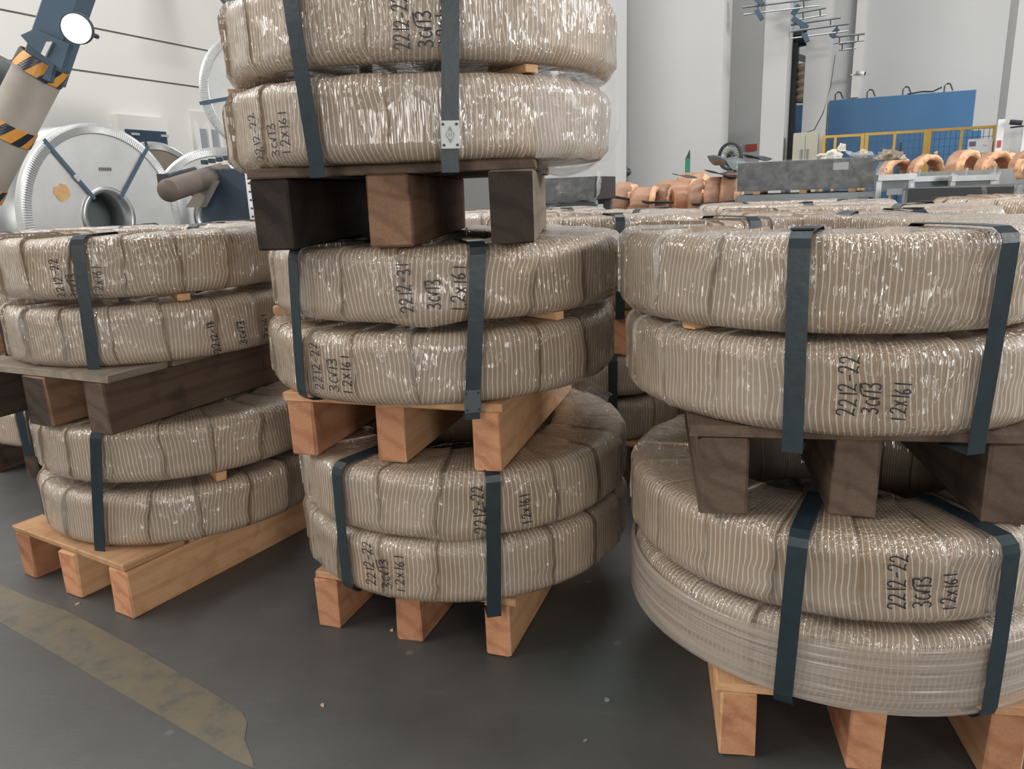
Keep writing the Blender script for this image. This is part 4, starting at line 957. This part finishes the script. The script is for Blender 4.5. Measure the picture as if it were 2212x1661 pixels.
# --- blue enclosure with hooks
bB = 13.0
aL, aR = ab(1786, 300, bB), ab(2098, 300, bB); zTop = atb(1940, 206, bB).z
t = thing('blue_enclosure', hall((aL + aR) / 2, bB, 0), 'tall blue sheet metal enclosure by the white wall', 'enclosure', None, HY)
wd = aR - aL
obj('front_panel', MB().box((0, .2, zTop / 2), (wd, .4, zTop), None, .01), 'blue', t)
obj('low_wing', MB().box((wd / 2 + .04, .25, (zTop - .55) / 2), (.16, .45, zTop - .55)), 'blue', t)
for k, x in enumerate((-.46, -.23, .02, .30)):
    obj('lifting_hook', MB().tube([(x * wd, .2, zTop), (x * wd, .2, zTop + .10), (x * wd + .03, .2, zTop + .13), (x * wd + .07, .2, zTop + .12), (x * wd + .11, .2, zTop + .03)], .012, 6), 'darksteel', t)
obj('top_cable', MB().tube([(.05 * wd, .15, zTop + .02), (.15 * wd, .15, zTop + .04), (.22 * wd, .15, zTop + .03), (.28 * wd, .15, zTop + .08)], .012, 6), 'darksteel', t)
obj('door_seam', MB().box((.03 * wd, -.004, zTop * .36), (.02, .01, zTop * .70)), 'blue_dark', t)
obj('door_leaf', MB().box((.11 * wd, -.012, zTop * .36), (.14 * wd, .02, zTop * .70)), 'blue', t)
aL2, aR2 = ab(1712, 260, 13.9), ab(1740, 260, 13.9); z2 = atb(1722, 226, 13.9).z
tt = thing('blue_cabinet', hall((aL2 + aR2) / 2, 14.0, 0), 'narrow blue cabinet behind the white columns', 'cabinet', None, HY)
obj('body', MB().box((0, .2, z2 / 2), (aR2 - aL2 + .3, .4, z2), None, .01), 'blue', tt); obj('door', MB().box((0, -.01, z2 / 2), (aR2 - aL2 + .2, .02, z2 * .9)), 'blue', tt)
# --- yellow mesh fence
bF = 12.0
def fence(px0, px1, mids, label):
    a0, a1 = ab(px0, 330, bF), ab(px1, 330, bF); zt = atb((px0 + px1) / 2, 293 - (px0 + px1 - 3560) / 2 * .063, bF).z; wd = a1 - a0
    t = thing('mesh_fence_panel', hall((a0 + a1) / 2, bF, 0), label, 'fence', 'yellow mesh fence panels', HY)
    for x in (-wd / 2, wd / 2): obj('post', MB().box((x, 0, zt / 2), (.045, .045, zt)), 'yellow', t)
    for z in (zt - .02, .12): obj('rail', MB().box((0, 0, z), (wd, .035, .035)), 'yellow', t)
    for k in mids: obj('stile', MB().box((wd * (k - .5), 0, (zt + .12) / 2), (.035, .03, zt - .14)), 'yellow', t)
    mb = MB(); n = int(wd / .06)
    for i in range(1, n): mb.box((-wd / 2 + wd * i / n, 0, (zt + .12) / 2), (.006, .006, zt - .16))
    for i in range(1, int(zt / .10)): mb.box((0, 0, .1 + i * .10), (wd, .006, .006))
    o = obj('wire_mesh', mb, 'blue_dark', t); o['kind'] = 'stuff'
fence(1778, 1861, (.30,), 'yellow mesh fence panel next to the cream cabinet')
fence(1870, 1996, (.48,), 'yellow mesh fence panel in the middle of the row')
fence(2004, 2144, (.50,), 'yellow mesh fence panel carrying the white sign')
p0, p1 = atb(2092, 301, bF - .06), atb(2141, 331, bF - .06)
t = thing('sign_board', hall((p0.dot(E1) + p1.dot(E1)) / 2, bF - .06, p1.z), 'white sign with small photo hung on the yellow fence', 'sign', None, HY); wd = p1.dot(E1) - p0.dot(E1); hg = p0.z - p1.z
obj('board', MB().box((0, 0, hg / 2), (wd, .015, hg)), 'white', t)
obj('printed_picture', MB().box((-wd * .32, -.009, hg * .68), (wd * .28, .003, hg * .32)), 'print', t)
for k, z in enumerate((.32, .18)): obj('printed_line', MB().box((-wd * .30, -.009, hg * z), (wd * .16, .003, hg * .05)), 'print_grey', t)
obj('pen_stroke', MB().box((wd * .2, -.009, hg * .55), (wd * .16, .003, hg * .03), Matrix.Rotation(.25, 3, 'Y')), 'print_grey', t)
obj('yellow_edge', MB().box((0, -.009, hg * .03), (wd, .003, hg * .06)), 'yellow', t)
# white post with small camera, red ladder
p = atb(2155, 330, 11.0); t = thing('white_post', hall(p.dot(E1), 11.0, 0), 'thin white post with red mark near the sign', 'post', None, HY)
zt = atb(2158, 258, 11.0).z; obj('post', MB().box((0, 0, zt / 2), (.07, .05, zt)), 'white', t); obj('red_mark', MB().box((.0, -.028, zt - .28), (.04, .006, .08)), 'red', t)
obj('post_camera', MB().tube([(.08, -.05, zt - .04), (.2, -.08, zt - .06)], .03, 10), 'darksteel', t); obj('stretched_wire', MB().tube([(.1, 0, zt - .1), (.26, 0, zt - .09)], .01, 6), 'darksteel', t)
p = atb(2208, 330, 11.0); zt = atb(2210, 246, 11.0).z; t = thing('ladder', hall(p.dot(E1) + .16, 11.0, 0), 'red and white ladder leaning at the wall', 'ladder', None, HY)
for x in (-.16, .16): obj('rail', MB().box((x, 0, zt / 2), (.04, .03, zt)), 'white' if x < 0 else 'red', t)
for k in range(8): obj('rung', MB().box((0, 0, .2 + k * (zt - .3) / 7), (.3, .025, .025)), 'red', t)
# cream control cabinet
aL, aR = ab(1712, 320, 11.9), ab(1766, 320, 11.9); zt = atb(1740, 286, 11.9).z; wd = aR - aL
t = thing('control_cabinet', hall((aL + aR) / 2, 11.9, 0), 'cream control cabinet between the white columns', 'cabinet', None, HY)
obj('body', MB().box((0, .18, zt / 2), (wd, .36, zt), None, .01), 'cream', t)
for s in (-1, 1):
    dd = obj('door', MB().box((s * wd * .245, -.008, zt / 2), (wd * .47, .016, zt * .96)), 'cream', t); obj('handle', MB().box((s * wd * .12, -.022, zt * .80), (.02, .014, .26)), 'steel', dd)
obj('cable', MB().tube([(-wd * .1, .2, zt), (wd * .3, .2, zt + .04), (wd * .62, .1, zt + .25), (wd * .85, .1, zt + .6), (wd * .95, .1, zt + 1.0)], .006, 6), 'darksteel', t)
# machine tower seen between columns
c0 = atb(1712, 330, 13.2); aM = c0.dot(E1)
t = thing('machine_tower', hall(aM, 13.2, 0), 'dark machine tower with cream bellows between columns', 'machine', None, HY)
zT = atb(1715, 96, 13.2).z
obj('mast', MB().box((-.10, 0, zT / 2), (.22, .3, zT)), 'darksteel', t); obj('mast_rail', MB().box((-.22, -.1, zT * .3), (.08, .1, zT * .6)), 'galv', t)
obj('head_drum', MB().tube([(-.24, 0, zT + .06), (.20, 0, zT + .10)], .13, 20), 'darksteel', t, True)
obj('head_beam', MB().box((.16, 0, zT - .25), (.5, .1, .08), Matrix.Rotation(.4, 3, 'Y')), 'steel', t)
zb0, zb1 = atb(1722, 222, 13.2).z, atb(1722, 140, 13.2).z
prof = [(.16 + (.04 if i % 2 else 0), zb0 + (zb1 - zb0) * i / 10) for i in range(11)]
obj('bellows', MB().lathe([(.001, zb0)] + prof + [(.001, zb1)], 24, Matrix.Translation((.17, 0, 0)), True), 'duct', t)
# --- cable ladders and brackets high on the columns
def rack(px0, py0, px1, py1, b, label, brackets=()):
    a, c = atb(px0, py0, b), atb(px1, py1, b); mid = (a + c) / 2
    t = thing('cable_rack', mid, label, 'cable rack', 'cable racks high on the wall')
    for dz in (0, .0): pass
    u = (c - a); u.z = (a.z + c.z) * 0 + u.z
    obj('rod', MB().tube([a - mid, c - mid], .014, 8), 'steel', t); obj('rod', MB().tube([a - mid + E2 * .16 + Vector((0, 0, -.06)), c - mid + E2 * .16 + Vector((0, 0, -.06))], .010, 8), 'galv', t)
    for k in (.2, .8): obj('cross_tie', MB().tube([a - mid + (c - a) * k, a - mid + (c - a) * k + E2 * .16 + Vector((0, 0, -.06))], .008, 6), 'steel', t)
    for (bx, by, ex, ey) in brackets:
        p_, q_ = atb(bx, by, b), atb(ex, ey, b); obj('bracket_arm', MB().box((p_ + q_) / 2 - mid, ((q_ - p_).length, .06, .09), frame_to(q_ - p_) @ Matrix.Rotation(PI / 2, 3, 'Y')), 'blue_dark', t)
rack(1604, 16, 1770, -4, 11.5, 'upper steel cable rack crossing before the nearest column', ((1622, -14, 1648, 10), (1634, 22, 1646, 42)))
rack(1708, 54, 1816, 38, 11.8, 'middle steel cable rack between the two columns', ((1712, 32, 1726, 12), (1712, 40, 1744, 60)))
rack(1708, 68, 1834, 51, 11.3, 'long low cable rack between the two columns', ((1738, 72, 1744, 90),))
rack(1800, 80, 1868, 73, 12.2, 'short cable rack by the wall conduit', ((1795, 80, 1810, 62),))
rack(1812, 95, 1850, 90, 12.2, 'shortest lowest cable rack by the wall conduit')
rack(1722, 28, 1784, 17, 12.0, 'small cable rack above the middle one')
# conduit and wall camera
c0 = atb(1846, 210, 15.1); c1 = atb(1858, 5, 15.1); aa = c0.dot(E1)
t = obj('wall_conduit', MB().box(hall(aa, BB - .04, (c0.z + 7.2) / 2), (.13, .08, 7.2 - c0.z), HR), 'wall_warm'); tag(t, 'white conduit running up the back wall', 'conduit')
c0 = atb(1852, 158, 14.9); t = thing('security_camera', c0, 'white bullet security camera on the wall conduit', 'camera')
obj('mount_arm', MB().box((-.04, .04, -.02), (.10, .08, .02), HR), 'white', t); b_ = obj('camera_body', MB().tube([(-.02, 0, 0), (.09, -.07, -.02)], .036, 14), 'white', t, True); obj('lens', MB().tube([(.086, -.067, -.019), (.10, -.078, -.022)], .030, 14), 'black', b_)
# thin wall joint and small red plate
c0 = atb(1566, 320, 13.5)
p = atb(1566, 306, 12.58); o = obj('red_plate', MB().box(p + E1 * .10 + E2 * 2.6, (.2, .01, .12), HR), 'red'); tag(o, 'small red plate fixed on the back wall', 'sign')
o.location += Vector((0, 0, 0))
